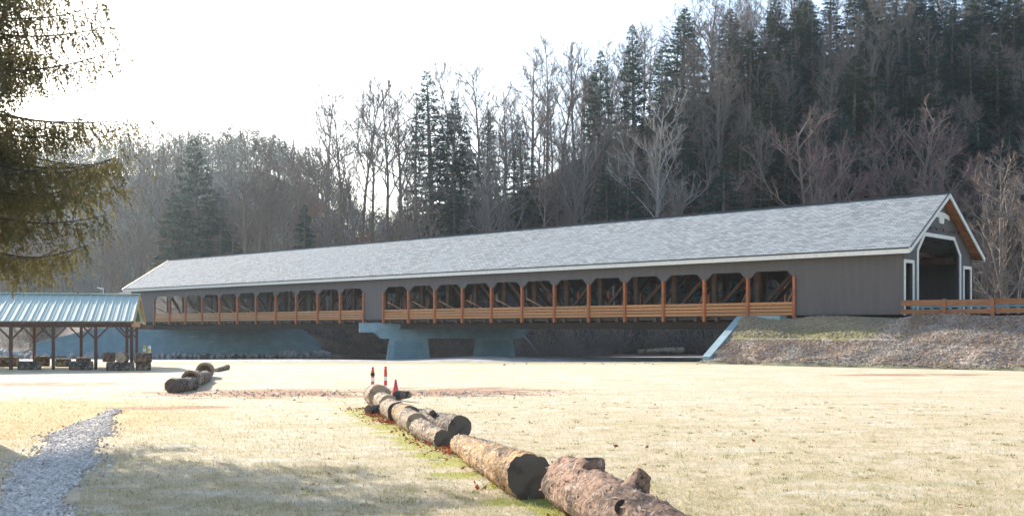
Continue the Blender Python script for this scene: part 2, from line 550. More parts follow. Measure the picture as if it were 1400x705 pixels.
def embank_mat():
    m, t, b = nt('embankment soil')
    v = coords(t)
    sx = t.nodes.new('ShaderNodeSeparateXYZ'); t.links.new(v, sx.inputs[0])
    n = noise(t, v, 1.3, 6, .7)
    n2 = noise(t, v, 5, 5, .7)
    zz = math_n(t, 'ADD', sx.outputs[2], math_n(t, 'MULTIPLY', math_n(t, 'SUBTRACT', n, .5), 1.4))
    leaf = mix(t, ramp(t, n2, .38, .62), (.30, .21, .165), (.52, .46, .43))
    leaf = mix(t, ramp(t, n, .55, .7), leaf, (.30, .25, .17))
    grav = mix(t, ramp(t, n2, .4, .6), (.22, .19, .12), (.30, .26, .175))
    green = mix(t, ramp(t, n2, .4, .6), (.17, .18, .06), (.27, .24, .11))
    c = mix(t, ramp(t, zz, 1.45, 1.75), leaf, green)
    c = mix(t, ramp(t, zz, 2.15, 2.5), c, grav)
    xx = math_n(t, 'ADD', sx.outputs[0], math_n(t, 'MULTIPLY', n, 3.0))
    c = mix(t, ramp(t, xx, .5, 2.2), c, leaf)
    c = mix(t, ramp(t, math_n(t, 'MULTIPLY', zz, -1.0), -.45, .05), c, (.25, .25, .13))
    t.links.new(c, b.inputs['Base Color'])
    b.inputs['Roughness'].default_value = .95
    bump(t, b, n2, .9, .12)
    return m
M['embank'] = embank_mat()

# ------------------------------------------------------------------ bridge frame: local x towards the road end, y across, z up
BO = Vector((25.58, 70.0, 0))
BROT = math.atan2(-.683, .730)
d1 = Vector((-.730, .683)); d2 = Vector((.683, .730))
def tw(X, Y):
    dx, dy = X - BO.x, Y - BO.y
    return dx * d1.x + dy * d1.y, dx * d2.x + dy * d2.y
def bw(t_, w, z=0):
    return Vector((BO.x + d1.x * t_ + d2.x * w, BO.y + d1.y * t_ + d2.y * w, z))

# ------------------------------------------------------------------ terrain
def smooth(a, b, v):
    u = np.clip((v - a) / (b - a), 0, 1)
    return u * u * (3 - 2 * u)
HX = [-400, -110, -70, -42, -22, -6, 13, 36, 60, 80, 130, 400]
HH = [6, 7, 7, 9, 15, 21, 33, 47, 57, 63, 70, 72]
YC = [175, 170, 165, 163, 165, 172, 186, 203, 216, 225, 240, 260]
FX = [-900, -300, -170, -110, -86, -66, 0, 900]
FH = [50, 62, 72, 74, 62, 40, 34, 34]
def height(X, Y):
    X = np.asarray(X, dtype=float); Y = np.asarray(Y, dtype=float)
    nz = .5 * np.sin(X * .31 + 1.3 * np.sin(Y * .17)) + .5 * np.sin(Y * .27 + 1.7 * np.sin(X * .13 + 2))
    z = .03 * nz * smooth(30, 45, Y) * (1 - smooth(66, 74, Y))
    z = z + (-.55 - 0.05 * nz) * smooth(74.5, 90, Y)                       # to the gravel bar
    z = z + .34 * smooth(84, 92, Y) * smooth(-12, -2, X) * (1 - smooth(18, 24, X)) * (1 - smooth(101, 105, Y))
    z = z - 2.0 * smooth(103, 110, Y)                                     # river bed
    z = z + 1.6 * smooth(129, 138.5, Y)                                   # far bank
    hc = np.interp(X, HX, HH); yc = np.interp(X, HX, YC)
    u = np.clip((Y - 140.2) / (yc - 140.2), 0, 1)
    hill = (hc + 1.0) * (u ** 1.05) * (1 - .8 * smooth(0, 1, (Y - yc - 12) / 150))
    far = np.interp(X, FX, FH) * np.exp(-((Y - 480) / 120.) ** 2)
    far = np.where(Y > 480, np.interp(X, FX, FH) * (0.6 + .4 * np.exp(-((Y - 480) / 120.) ** 2)), far)
    z = z + np.where(Y > 140.2, np.maximum(hill, far) + .35 * nz * u, 0)
    t_ = (X - BO.x) * d1.x + (Y - BO.y) * d1.y
    w = (X - BO.x) * d2.x + (Y - BO.y) * d2.y
    fill = 3.0 - .42 * np.maximum(0, np.maximum(-1.5 - w, w - 12.5))
    on = (Y > 139.9) & (t_ > 100 - 12.7 * (w + 1) / 14 - .3)
    z = np.where(on, np.maximum(z, fill), z)
    return z
def hz(X, Y): return float(height(X, Y))

xs = np.unique(np.concatenate([np.arange(-900, -120, 30), np.arange(-120, 130, 2.0), np.arange(130, 901, 30)]))
def sheet(name, y0, y1, step, mat, ys=None):
    ys = np.arange(y0, y1 + 1e-6, step) if ys is None else np.asarray(ys)
    Xg, Yg = np.meshgrid(xs, ys)
    Zg = height(Xg, Yg)
    n, k = len(ys), len(xs)
    V = np.stack([Xg, Yg, Zg], -1).reshape(-1, 3)
    i = (np.arange(n - 1)[:, None] * k + np.arange(k - 1)[None]).ravel()
    Fc = np.stack([i, i + 1, i + k + 1, i + k], -1)
    return tag(link(name, np_mesh(name, V, Fc, mat, True)), kind='structure')
sheet('field', -80, 78, 0, M['field'], [-300, -80, -20, 0] + list(np.arange(4, 79, 2.0)))
sheet('gravel_bar', 78, 104, 2.0, M['bar'])
sheet('river_bank', 104, 140, 1.5, M['bank'], list(np.arange(104, 138.1, 1.7)) + [138.6, 139.2, 139.7, 140])
sheet('hillside', 140, 330, 5, M['leaf_floor'], [140, 140.6, 141.5, 143] + list(np.arange(145, 331, 5.0)))
sheet('far_hill', 330, 1500, 30, M['leaf_floor'])
me = np_mesh('river', [(-900, 96, -1.25), (900, 96, -1.25), (900, 137.2, -1.25), (-900, 137.2, -1.25)], [(0, 1, 2, 3)], M['water'])
tag(link('river', me), kind='structure')

# ------------------------------------------------------------------ covered bridge
bridge = thing('covered_bridge', 'long grey covered bridge with pale shingle roof and orange timber railings', 'covered bridge', BO, BROT)
ZB, ZT = 3.28, 7.52
OT, OC, RT = 6.45, 5.90, 4.29           # opening top, chamfer foot, rail top
W, LEN = 12.0, 103.6
bays = [-(7.82 + 3.715 * i) for i in range(13)]
bays2 = [-(55.5 + 3.818 * i) for i in range(12)]
def wall_poly():
    P = [(0, ZB), (0, ZT), (-LEN, ZT), (-LEN, ZB)]
    def openings(bs):
        out = []
        bs = sorted(bs)
        out.append((bs[0], ZB))
        for i in range(len(bs) - 1):
            a, b = bs[i] + (.11 if i else 0), bs[i + 1] - (.11 if i + 2 < len(bs) else 0)
            out += [(a, OC), (a + .58, OT), (b - .58, OT), (b, OC)]
        out.append((bs[-1], ZB))
        return out
    return P + openings(bays2) + openings(bays)
for y in (0, W - .14):
    mb = MB().prism(wall_poly(), (0, y, 0), (1, 0, 0), (0, 0, 1), (0, .14, 0))
    link('wall', mb.mesh('wall', M['siding']), bridge)
# roof
RZ, EZ, OH = 11.72, 7.58, .62
sl = (RZ - EZ) / (W / 2 + OH)
X0, X1 = .68, -(LEN + 1.0)
for s in (0, 1):
    ye, yr = (-OH, W / 2) if s == 0 else (W + OH, W / 2)
    th = .16
    mb = MB()
    P = [(X0, ye, EZ), (X1, ye, EZ), (X1, yr, RZ), (X0, yr, RZ)]
    mb.add(P + [(x, y, z - th) for x, y, z in P], [(0, 1, 2, 3), (7, 6, 5, 4), (0, 4, 5, 1), (1, 5, 6, 2), (2, 6, 7, 3), (3, 7, 4, 0)])
    r = link('roof', mb.mesh('roof', M['shingle']), bridge)
    sg = -1 if s == 0 else 1
    mb = MB().box((X1 - .02, min(ye, ye + sg * .05), EZ - .36), (X0 + .02, max(ye, ye + sg * .05), EZ - .07))
    link('fascia', mb.mesh('fascia', M['trim']), r)
    mb = MB().box((X1 - .03, min(ye + sg * .003, ye + sg * .085), EZ - .068), (X0 + .03, max(ye + sg * .003, ye + sg * .085), EZ + .03))
    link('drip_edge', mb.mesh('drip_edge', M['dark_trim']), r)
    mb = MB().box((X1, min(ye + sg * -.01, ye - sg * (OH - .0)), EZ - .34), (X0, max(ye + sg * -.01, ye - sg * (OH - .0)), EZ - .30))
    link('soffit', mb.mesh('soffit', M['siding']), r)
    for xe, nm in ((X0, 1), (X1, -1)):
        mb = MB().beam((xe + nm * .045, ye + sg * .04, EZ - .16), (xe + nm * .045, yr, RZ - .15), .08, .30, up=(0, 0, 1))
        link('rake_trim', mb.mesh('rake_trim', M['trim']), r)
        mb = MB().beam((xe + nm * .055, ye + sg * .05, EZ + .015), (xe + nm * .055, yr, RZ + .02), .1, .06, up=(0, 0, 1))
        link('rake_edge', mb.mesh('rake_edge', M['dark_trim']), r)
    # wooden soffit boards under the gable overhang, one by one
    nb = 9
    for i in range(nb):
        f0, f1 = i / nb, (i + 1) / nb - .008
        for xe, xw in ((X0 - .01, .01), (X1 + .01, -LEN - .01)):
            mb = MB()
            q = [(f0, xe), (f0, xw), (f1, xw), (f1, xe)]
            A = [(x, ye + (yr - ye) * f, EZ + (RZ - EZ) * f - th - .012) for f, x in q]
            B = [(x, y, z - .03) for x, y, z in A]
            mb.add(A + B, [(0, 1, 2, 3), (7, 6, 5, 4), (0, 4, 5, 1), (1, 5, 6, 2), (2, 6, 7, 3), (3, 7, 4, 0)])
            link('soffit_board', mb.mesh('soffit_board', M['soffit']), r)
mb = MB().beam((X0, W / 2, RZ + .02), (X1, W / 2, RZ + .02), .34, .07)
link('ridge_cap', mb.mesh('ridge_cap', M['dark_trim']), bridge)
# portal walls with three openings
def portal(x0, x1, trim):
    P = [(0.0, ZB), (0.0, ZT + .15), (W / 2, RZ - .32), (W, ZT + .15), (W, ZB),
         (11.72, ZB), (11.72, 6.68), (10.55, 6.68), (10.55, ZB), (9.62, ZB), (9.62, 7.55), (8.55, 8.62), (3.45, 8.62), (2.38, 7.55), (2.38, ZB),
         (1.45, ZB), (1.45, 6.68), (.28, 6.68), (.28, ZB)]
    P = [(a + (.004 if i == 0 or i == 1 else 0), b) for i, (a, b) in enumerate(P)]
    mb = MB().prism(P, (x0, 0, 0), (0, 1, 0), (0, 0, 1), (x1 - x0, 0, 0))
    pw = link('portal_wall', mb.mesh('portal_wall', M['siding']), bridge)
    if trim:
        xo = x0 + (.004 if x0 > x1 else -.004)
        def strip(path, wd, name):
            mb = MB()
            for (a, b), (c, d) in zip(path[:-1], path[1:]):
                dv = Vector((0, c - a, d - b)).normalized() * (wd * .48)
                mb.beam(Vector((xo + .03, a, b)) - dv * .9, Vector((xo + .03, c, d)) + dv * .9, .06 + .004 * random.random(), wd, up=(1, 0, 0)) if False else \
                mb.prism([(-wd / 2, -(wd * .4)), (wd / 2, -(wd * .4)), (wd / 2, Vector((c - a, d - b)).length + wd * .4), (-wd / 2, Vector((c - a, d - b)).length + wd * .4)],
                         (xo, a, b), Vector((0, -(d - b), c - a)).normalized(), Vector((0, c - a, d - b)).normalized(), (.05 + .004 * len(mb.f) / 6, 0, 0))
            link(name, mb.mesh(name, M['trim']), pw)
        strip([(2.26, 3.4), (2.26, 7.6), (3.40, 8.74), (8.60, 8.74), (9.74, 7.6), (9.74, 3.4)], .26, 'portal_trim')
        strip([(.17, 3.3), (.17, 6.78), (1.55, 6.78), (1.55, 3.4)], .22, 'door_trim')
        strip([(10.45, 3.4), (10.45, 6.78), (11.83, 6.78), (11.83, 3.4)], .22, 'door_trim')
portal(0.0, -.16, True)
portal(-LEN + .001, -LEN + .16, False)
# white carved plaque and lamps on the gable
mb = MB()
arc = [(-1.42, -.10), (-1.30, .22)] + [(-1.1 + 2.2 * i / 8, .26 + .14 * math.sin(math.pi * i / 8)) for i in range(9)] + [(1.30, .22), (1.42, -.10), (.9, -.02), (.45, .02), (.36, -.40), (-.36, -.40), (-.45, .02), (-.9, -.02)]
mb.prism(arc, (.006, W / 2 + .25, 10.05), (0, 1, 0), (0, 0, 1), (.08, 0, 0))
link('name_plaque', mb.mesh('name_plaque', M['trim']), bridge)
for y in (3.7, 4.7, 5.9, 7.9, 8.7):
    mb = MB().tube([(0, 0, 0), (.18, 0, .16), (.38, 0, .12), (.44, 0, -.02)], [.025] * 4, 6)
    mb.tube([(.44, 0, .02), (.46, 0, -.10), (.48, 0, -.18)], [.05, .11, .17], 10)
    link('gable_lamp', mb.mesh('gable_lamp', M['lamp_black']), bridge, (.0, y, 9.2), None, (.7, .7, .7))
mb = MB().tube([(.03, 3.6, 9.16), (.03, 5.0, 9.0), (.03, 6.6, 9.12), (.03, 8.8, 9.2)], [.02] * 4, 5)
link('cable', mb.mesh('cable', M['lamp_black']), bridge)
# posts, railing boards, floor beams, truss
post_me = MB().box((-.10, -.12, 2.88), (.10, .16, OC + .12)).mesh('post', M['post'])
post_back_me = MB().box((-.10, -.02, 2.88), (.10, .26, OC + .12)).mesh('post_back', M['post'])
board_me = {}
for bs in (bays, bays2):
    for x in bs:
        link('post', post_me, bridge, (x, 0, 0))
        link('post', post_back_me, bridge, (x, W - .14, 0))
    bw_ = bs[0] - bs[1]
    for i in range(len(bs) - 1):
        xm = (bs[i] + bs[i + 1]) / 2
        for k in range(4):
            key = (round(bw_, 2), k % 2)
            if key not in board_me:
                board_me[key] = MB().box((-bw_ / 2 + .103, .0, 0), (bw_ / 2 - .103, .07, .195)).mesh('rail_board', M['board'])
            for y in (-.01, W - .04):
                o = link('rail_board', board_me[key], bridge, (xm, y + .008 * (k % 2), ZB + .02 + k * .247), (random.Random(i * 7 + k).uniform(-.006, .006), 0, 0))
beam_me = MB().box((-.14, -.05, 2.9), (.14, W + .05, 3.20)).mesh('floor_beam', M['timber'])
x = -8.6
while x > -100:
    link('floor_beam', beam_me, bridge, (x, 0, 0))
    x -= 1.86
sill_me = MB().box((-97.6, .17, 3.0), (-7.7, .33, 3.26)).mesh('sill_beam', M['steel'])
link('sill_beam', sill_me, bridge)
link('sill_beam', sill_me, bridge, (0, W - .5, 0))
link('deck', MB().box((-LEN + .2, .34, 3.21), (-.2, W - .34, 3.33)).mesh('deck', M['deck']), bridge)
for y in (1.6, 4.5, 7.5, 10.4):
    mb = MB().box((-101, y - .03, 2.36), (-9.0, y + .03, 2.895))
    mb.box((-101, y - .22, 2.33), (-9.0, y + .22, 2.372))
    link('girder', mb.mesh('girder', M['steel']), bridge)
# inner trusses
for y in (2.25, W - 2.25):
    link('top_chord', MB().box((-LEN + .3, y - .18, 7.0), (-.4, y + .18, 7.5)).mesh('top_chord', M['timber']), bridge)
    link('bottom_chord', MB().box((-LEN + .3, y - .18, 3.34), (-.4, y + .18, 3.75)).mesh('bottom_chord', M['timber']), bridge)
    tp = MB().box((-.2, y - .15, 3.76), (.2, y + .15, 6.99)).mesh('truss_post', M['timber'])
    for bs in (bays, bays2):
        mid = (bs[0] + bs[-1]) / 2
        for i, x in enumerate(bs):
            link('truss_post', tp, bridge, (x - .5, 0, 0))
        for i in range(len(bs) - 1):
            a, b = bs[i] - .5, bs[i + 1] - .5
            if (a + b) / 2 > mid:
                p, q = (b + .2, y, 3.78), (a - .2, y, 6.97)
            else:
                p, q = (a - .2, y, 3.78), (b + .2, y, 6.97)
            link('truss_diagonal', MB().beam(p, q, .22, .26).mesh('truss_diagonal', M['timber']), bridge)
            if y < 5:
                xm = (bs[i] + bs[i + 1]) / 2
                if xm > mid: p, q = (xm - .1, 2.0, 3.72), (bs[i] - .2, .30, 5.0)
                else: p, q = (xm + .1, 2.0, 3.72), (bs[i + 1] + .2, .30, 5.0)
                link('knee_brace', MB().beam(p, q, .13, .13).mesh('knee_brace', M['brace']), bridge)
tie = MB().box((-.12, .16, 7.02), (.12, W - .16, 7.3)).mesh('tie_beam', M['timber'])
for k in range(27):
    link('tie_beam', tie, bridge, (-2 - k * 3.8, 0, .502))

# ------------------------------------------------------------------ pier, abutments
def frame(o, dirx):
    a = math.atan2(dirx.y, dirx.x)
    return a
pn, pf = bw(54.8, -1.0), bw(44.7, 13.0)
pd = (pf - pn).to_2d(); PL = pd.length
pier = thing('bridge_pier', 'pale blue concrete bridge pier with tapered cap on two wide columns', 'bridge pier', (pn.x, pn.y, 0), math.atan2(pd.y, pd.x))
mb = MB().prism([(-.2, 2.30), (-.2, 2.24), (3.9, 1.62), (3.9, 2.30)], (0, -.75, 0), (1, 0, 0), (0, 0, 1), (0, 1.5, 0))
mb = MB().prism([(.9, 2.32), (2.0, 1.38), (16.2, 1.38), (17.1, 2.32)], (0, -.8, 0), (1, 0, 0), (0, 0, 1), (0, 1.6, 0))
link('pier_cap', mb.mesh('pier_cap', M['concrete']), pier)
mb = MB().prism([(-.1, 2.0), (-.1, 2.95), (4.4, 2.95), (4.4, 2.322), (1.9, 2.322), (1.5, 2.0)], (0, -1.0, 0), (1, 0, 0), (0, 0, 1), (0, 1.9, 0))
link('seat_block', mb.mesh('seat_block', M['concrete']), pier)
for x0, x1 in ((2.62, 6.88), (11.4, 15.6)):
    mb = MB()
    b0, b1 = x0 - .22, x1 + .22
    lo = [(b0, -.95, -2.6), (b1, -.95, -2.6), (b1, .95, -2.6), (b0, .95, -2.6)]
    hi = [(x0 + .25, -.72, 1.378), (x1 - .25, -.72, 1.378), (x1 - .25, .72, 1.378), (x0 + .25, .72, 1.378)]
    mb.add(lo + hi, [(3, 2, 1, 0), (4, 5, 6, 7), (0, 1, 5, 4), (1, 2, 6, 5), (2, 3, 7, 6), (3, 0, 4, 7)])
    c = link('column', mb.mesh('column', M['concrete']), pier)
    mb = MB()
    lo = [(b0 + .6, -.985, -2.6), (b1 - .6, -.985, -2.6), (b1 - .6, -.9, -2.6), (b0 + .6, -.9, -2.6)]
    hi = [(x0 + .75, -.77, 1.2), (x1 - .75, -.77, 1.2), (x1 - .75, -.69, 1.2), (x0 + .75, -.69, 1.2)]
    mb.add(lo + hi, [(3, 2, 1, 0), (4, 5, 6, 7), (0, 1, 5, 4), (1, 2, 6, 5), (2, 3, 7, 6), (3, 0, 4, 7)])
    link('stone_panel', mb.mesh('stone_panel', M['block']), c)

An, Af = bw(100, -1), bw(87.3, 13)
ad = (Af - An).to_2d()
AL = ad.length
ab = thing('bridge_abutment', 'dark blue painted block abutment with sloping wing walls across the river', 'abutment', (An.x, An.y, 0), math.atan2(ad.y, ad.x))
link('face_wall', MB().box((0, 0, -3), (AL, .9, 2.28)).mesh('face_wall', M['block']), ab)
link('bearing_ledge', MB().box((.6, -.06, 2.05), (AL - 3.2, -.003, 2.2)).mesh('bearing_ledge', M['concrete']), ab)
mb = MB().prism([(-13.0, -3), (-13.0, .35), (-5.8, 2.2), (-.003, 2.75), (-.003, -3)], (0, .02, 0), (1, 0, 0), (0, 0, 1), (0, .6, 0))
link('wing_wall', mb.mesh('wing_wall', M['block']), ab)
mb = MB().beam((-13.1, .3, .41), (-5.8, .3, 2.26), .75, .12)
mb.beam((-5.8, .3, 2.262), (-.01, .3, 2.81), .75, .12)
link('coping', mb.mesh('coping', M['concrete']), ab)
mb = MB().prism([(AL + .003, -3), (AL + .003, 2.6), (AL + 1.6, 2.6), (AL + 4.4, .45), (AL + 4.4, -3)], (0, -.02, 0), (1, 0, 0), (0, 0, 1), (0, .6, 0))
link('wing_wall', mb.mesh('wing_wall', M['block']), ab)

rab = thing('bridge_abutment', 'pale blue concrete abutment and sloping wing wall beside the leafy embankment', 'abutment', BO, BROT)
mb = MB().prism([(-11.3, .15), (-1.0, 12.2), (3, 12.2), (3, .15)], (0, 0, -1.5), (1, 0, 0), (0, 1, 0), (0, 0, 3.8))
link('face_wall', mb.mesh('face_wall', M['concrete']), rab)
mb = MB()
wy = [0.3, -.9, -6.6, -6.9]
def wxl(y): return -12.0 + .8 * min(max(-y, 0), 6.4) / 6.4
top = [(wxl(y), y, z) for y, z in ((.2, 3.27), (-.9, 3.27), (-6.5, .46))]
n_ = len(top)
Lf = [(x, y, -1.5) for x, y, z in top]; Rt = [(x + .62, y, z) for x, y, z in top]; Rb = [(x + .62, y, -1.5) for x, y, z in top]
mb.add(top + Rt + Lf + Rb, [(i, i + 1, n_ + i + 1, n_ + i) for i in range(n_ - 1)] + [(i, 2 * n_ + i, 2 * n_ + i + 1, i + 1) for i in range(n_ - 1)] +
       [(n_ + i, n_ + i + 1, 3 * n_ + i + 1, 3 * n_ + i) for i in range(n_ - 1)] + [(0, n_, 3 * n_, 2 * n_), (n_ - 1, 2 * n_ - 1, 4 * n_ - 1, 3 * n_ - 1)])
link('wing_wall', mb.mesh('wing_wall', M['concrete']), rab)
link('seat_ledge', MB().box((-11.37, -.95, 2.4), (-8.4, -.02, 3.262)).mesh('seat_ledge', M['concrete']), rab)

# ------------------------------------------------------------------ embankment, road, fence
def emb_left(y): return -11.6 + .8 * min(max(-y, 0), 6.4) / 6.4 - (1.6 * (-6.0 - y) if y < -6.0 else 0)
def emb_z(x, y):
    if y > -.9: z = 3.14
    else: z = 3.14 * (1 - ((-.9 - y) / 6.4)) + .1 * math.sin(x * .9 + y) + .22 * mnoise.noise(Vector((x * .5, y * .7, 3)))
    xl = emb_left(y)
    if y < -6.0:
        k = min(1, (x - xl) / 2.2); z = z * k - .1 * (1 - k)
    return max(z, -.1) if y > -7.2 else -.12
V, Fc = [], []
ny, nx = 44, 130
for j in range(ny):
    y = 13.5 - (13.5 + .9) * j / 5 if j < 6 else -.9 - (j - 5) * 6.6 / (ny - 6)
    xl = emb_left(y) if y < .5 else -11.0 + (y) * .80
    for i in range(nx):
        x = xl + (75 - xl) * (i / (nx - 1)) ** 1.7
        V.append((x, y, emb_z(x, y) if y <= 12.6 else 2.9))
for j in range(ny - 1):
    for i in range(nx - 1):
        a = j * nx + i
        Fc.append((a, a + nx, a + nx + 1, a + 1))
emb = tag(link('embankment', np_mesh('embankment', V, Fc, M['embank'], True), None, BO, (0, 0, BROT)), kind='structure')
rd = tag(link('road', np_mesh('road', [(.0, .9, 3.30), (75, .9, 3.30), (75, 11.6, 3.30), (0, 11.6, 3.30)], [(0, 1, 2, 3)], M['road']), None, BO, (0, 0, BROT)), kind='structure')
# back side of the road fill
me = np_mesh('road_shoulder', [(-1, 12.6, 2.9), (75, 12.6, 2.9), (75, 22, -2.5), (2, 22, -2.5)], [(0, 1, 2, 3)], M['bank'])
tag(link('road_shoulder', me, None, BO, (0, 0, BROT)), kind='structure')

fence = thing('wooden_fence', 'brown two-rail plank fence along the road shoulder beside the bridge portal', 'fence', BO, BROT)
fp = MB().box((-.11, -.13, 2.9), (.11, .07, 4.22)).mesh('fence_post', M['fence'])
for i in range(12):
    link('post', fp, fence, (2.85 + 2.95 * i, -.46, 0))
for i in range(12):
    x0 = .06 if i == 0 else 2.85 + 2.95 * (i - 1)
    x1 = 2.85 + 2.95 * i
    for z0, z1 in ((3.80, 4.17), (3.28, 3.58)):
        link('rail', MB().box((x0 + .003, -.41 - .07 - .003, z0), (x1 - .003, -.41 - .075 + .06, z1)).mesh('rail', M['fence']), fence, (0, .0, random.Random(i).uniform(-.012, .012)))
rail = thing('guard_rail', 'light blue metal guard rail behind the brown plank fence', 'guard rail', BO, BROT)
link('top_rail', MB().box((.3, .42, 3.70), (36, .5, 3.80)).mesh('top_rail', M['blue_rail']), rail)
bm_ = MB().box((-.09, .43, 3.26), (.09, .49, 3.70)).mesh('baluster', M['blue_rail'])
for i in range(60):
    link('baluster', bm_, rail, (.5 + .59 * i, 0, 0))

# embankment cover
rng = np.random.default_rng(4)
def emb_scatter(n, x0, x1, z0, z1):
    out = []
    r = random.Random(n)
    while len(out) < n:
        y = -.9 - 6.2 * r.random(); x = x0 + (x1 - x0) * r.random() ** 1.3
        if x < emb_left(y) + .2: continue
        z = emb_z(x, y)
        if z < z0 or z > z1 or z < .02: continue
        out.append((x, y, z))
    return np.array(out)
ICO = None
def rock_base(seed, sub=0):
    t = (1 + 5 ** .5) / 2
    v = np.array([(-1, t, 0), (1, t, 0), (-1, -t, 0), (1, -t, 0), (0, -1, t), (0, 1, t), (0, -1, -t), (0, 1, -t), (t, 0, -1), (t, 0, 1), (-t, 0, -1), (-t, 0, 1)]) / 1.9
    r = np.random.default_rng(seed)
    v = v * r.uniform(.6, 1.15, (12, 1)) * np.array([1.15, .9, .75])
    f = [(0, 11, 5), (0, 5, 1), (0, 1, 7), (0, 7, 10), (0, 10, 11), (1, 5, 9), (5, 11, 4), (11, 10, 2), (10, 7, 6), (7, 1, 8), (3, 9, 4), (3, 4, 2), (3, 2, 6), (3, 6, 8), (3, 8, 9), (4, 9, 5), (2, 4, 11), (6, 2, 10), (8, 6, 7), (9, 8, 1)]
    return v, f
bv, bf = rock_base(1)
L_ = emb_scatter(2600, -11.4, 2.5, 1.75, 3.3)
o = link('bank_gravel', scatter('bank_gravel', bv, bf, L_, rotm(rng, len(L_)), rng.uniform(.02, .085, len(L_)), M['bank_gravel']), None, BO, (0, 0, BROT))
tag(o, 'brown and white gravel on the upper embankment slope', 'gravel', kind='stuff')
# curled dead leaves and frosted tufts on the slope
leaf_v = [(-1, 0, .25), (0, -.55, 0), (1, 0, .3), (0, .55, 0), (0, 0, -.12)]
leaf_f = [(0, 1, 4), (1, 2, 4), (2, 3, 4), (3, 0, 4)]
M['bank_leaf'] = leafy('frosted dead leaves', (.48, .355, .26), (.68, .63, .55), .25, .5)
L_ = np.concatenate([emb_scatter(13000, -13, 30, .05, 1.6), emb_scatter(9500, 1.0, 30, 1.5, 3.3)])
L_[:, 2] += .03
n = len(L_)
o = link('leaf_litter', scatter('leaf_litter', leaf_v, leaf_f, L_, rotm(rng, n, 1.1), np.stack([rng.uniform(.06, .22, n), rng.uniform(.04, .10, n), rng.uniform(.05, .18, n)], -1), M['bank_leaf']), None, BO, (0, 0, BROT))
tag(o, 'frosted red brown dead leaves and mulch covering the embankment', 'leaves', kind='stuff')

# ------------------------------------------------------------------ pavilion
PA = math.radians(15)
po = Vector((-22.35, 62.0, 0))                       # ground below the front right roof corner
pav = thing('picnic_pavilion', 'open picnic pavilion with pale turquoise ribbed metal roof on brown posts', 'pavilion', po, PA)
PLEN, PW, PE, PR = 17.0, 8.4, 2.78, 4.42
# each roofing sheet is a part: flat pan with two raised ribs
def sheet_mesh(side):
    mb = MB()
    prof = [(0, 0), (.03, .05), (.08, .05), (.11, 0), (.285, 0), (.30, .025), (.33, .025), (.345, 0), (.455, 0)]
    ye, yr = (-.35, PW / 2) if side == 0 else (PW + .35, PW / 2)
    A = [(-x, ye, PE + z) for x, z in prof]; B = [(-x, yr, PR + z) for x, z in prof]
    n_ = len(prof)
    C = [(x, y, z - .03 if i in (0, n_ - 1) else z - .03) for i, (x, y, z) in enumerate(A)]
    mb.add(A + B, [(i, i + 1, n_ + i + 1, n_ + i) for i in range(n_ - 1)])
    mb.add(A + C, [(i, i + 1, n_ + i + 1, n_ + i) for i in range(n_ - 1)])
    return mb.mesh('roof_sheet', M['teal_roof'])
s0, s1 = sheet_mesh(0), sheet_mesh(1)
for i in range(int(PLEN / .455)):
    for s_ in (s0, s1):
        link('roof_sheet', s_, pav, (.45 - i * .4555, 0, .003 * (i % 2)))
link('ridge_cap', MB().beam((.5, PW / 2, PR + .06), (-PLEN + .4, PW / 2, PR + .06), .5, .05).mesh('ridge_cap', M['teal_roof']), pav)
link('gable_sheet', MB().prism([(.15, PE + .02), (PW - .15, PE + .02), (PW / 2, PR - .12)], (.2, 0, 0), (0, 1, 0), (0, 0, 1), (-.06, 0, 0)).mesh('gable_sheet', M['green']), pav)
for ye in (-.36, PW + .36):
    link('barge_board', MB().beam((.475, ye, PE - .10), (.475, PW / 2, PR - .10), .05, .22).mesh('barge_board', M['tan_wood']), pav)
link('front_beam', MB().box((-PLEN + .5, .0, 2.44), (.3, .16, 2.72)).mesh('front_beam', M['brown_post']), pav)
link('back_beam', MB().box((-PLEN + .5, PW - .16, 2.44), (.3, PW, 2.72)).mesh('back_beam', M['brown_post']), pav)
link('fascia', MB().box((-PLEN + .5, -.34, PE - .17), (.44, -.31, PE - .035)).mesh('fascia', M['brown_post']), pav)
link('end_beam', MB().box((.05, .17, 2.45), (.2, PW - .17, 2.70)).mesh('end_beam', M['tan_wood']), pav)
for k in range(7):
    link('rafter_tie', MB().box((-2.6 * k - 1.3, .17, 2.50), (-2.6 * k - 1.2, PW - .17, 2.68)).mesh('rafter_tie', M['brown_post']), pav)
pp = MB().box((-.085, -.085, -.1), (.085, .085, 2.438)).mesh('post', M['brown_post'])
def inpav(px, yl):
    # local x on the row yl under pixel column px
    r = (px - 700) / F
    ca, sa = math.cos(PA), math.sin(PA)
    ox, oy = po.x - sa * yl, po.y + ca * yl
    return (r * oy - ox) / (ca - r * sa)
row_f = [inpav(p, .08) for p in (180, 131, 73, 15, -43, -101)]
row_b = [inpav(p, PW - .08) for p in (187, 173.5, 111, 47, -17, -81)]
for row, y in ((row_f, .08), (row_b, PW - .08)):
    for i, x in enumerate(row):
        p = link('post', pp, pav, (x, y, 0))
        if x < -.6 or True:
            for sgn in (-1, 1):
                if i == 0 and sgn == 1: continue
                link('brace', MB().beam((sgn * .06, 0, 1.78), (sgn * .66, 0, 2.42), .09, .09).mesh('brace', M['brown_post']), p)

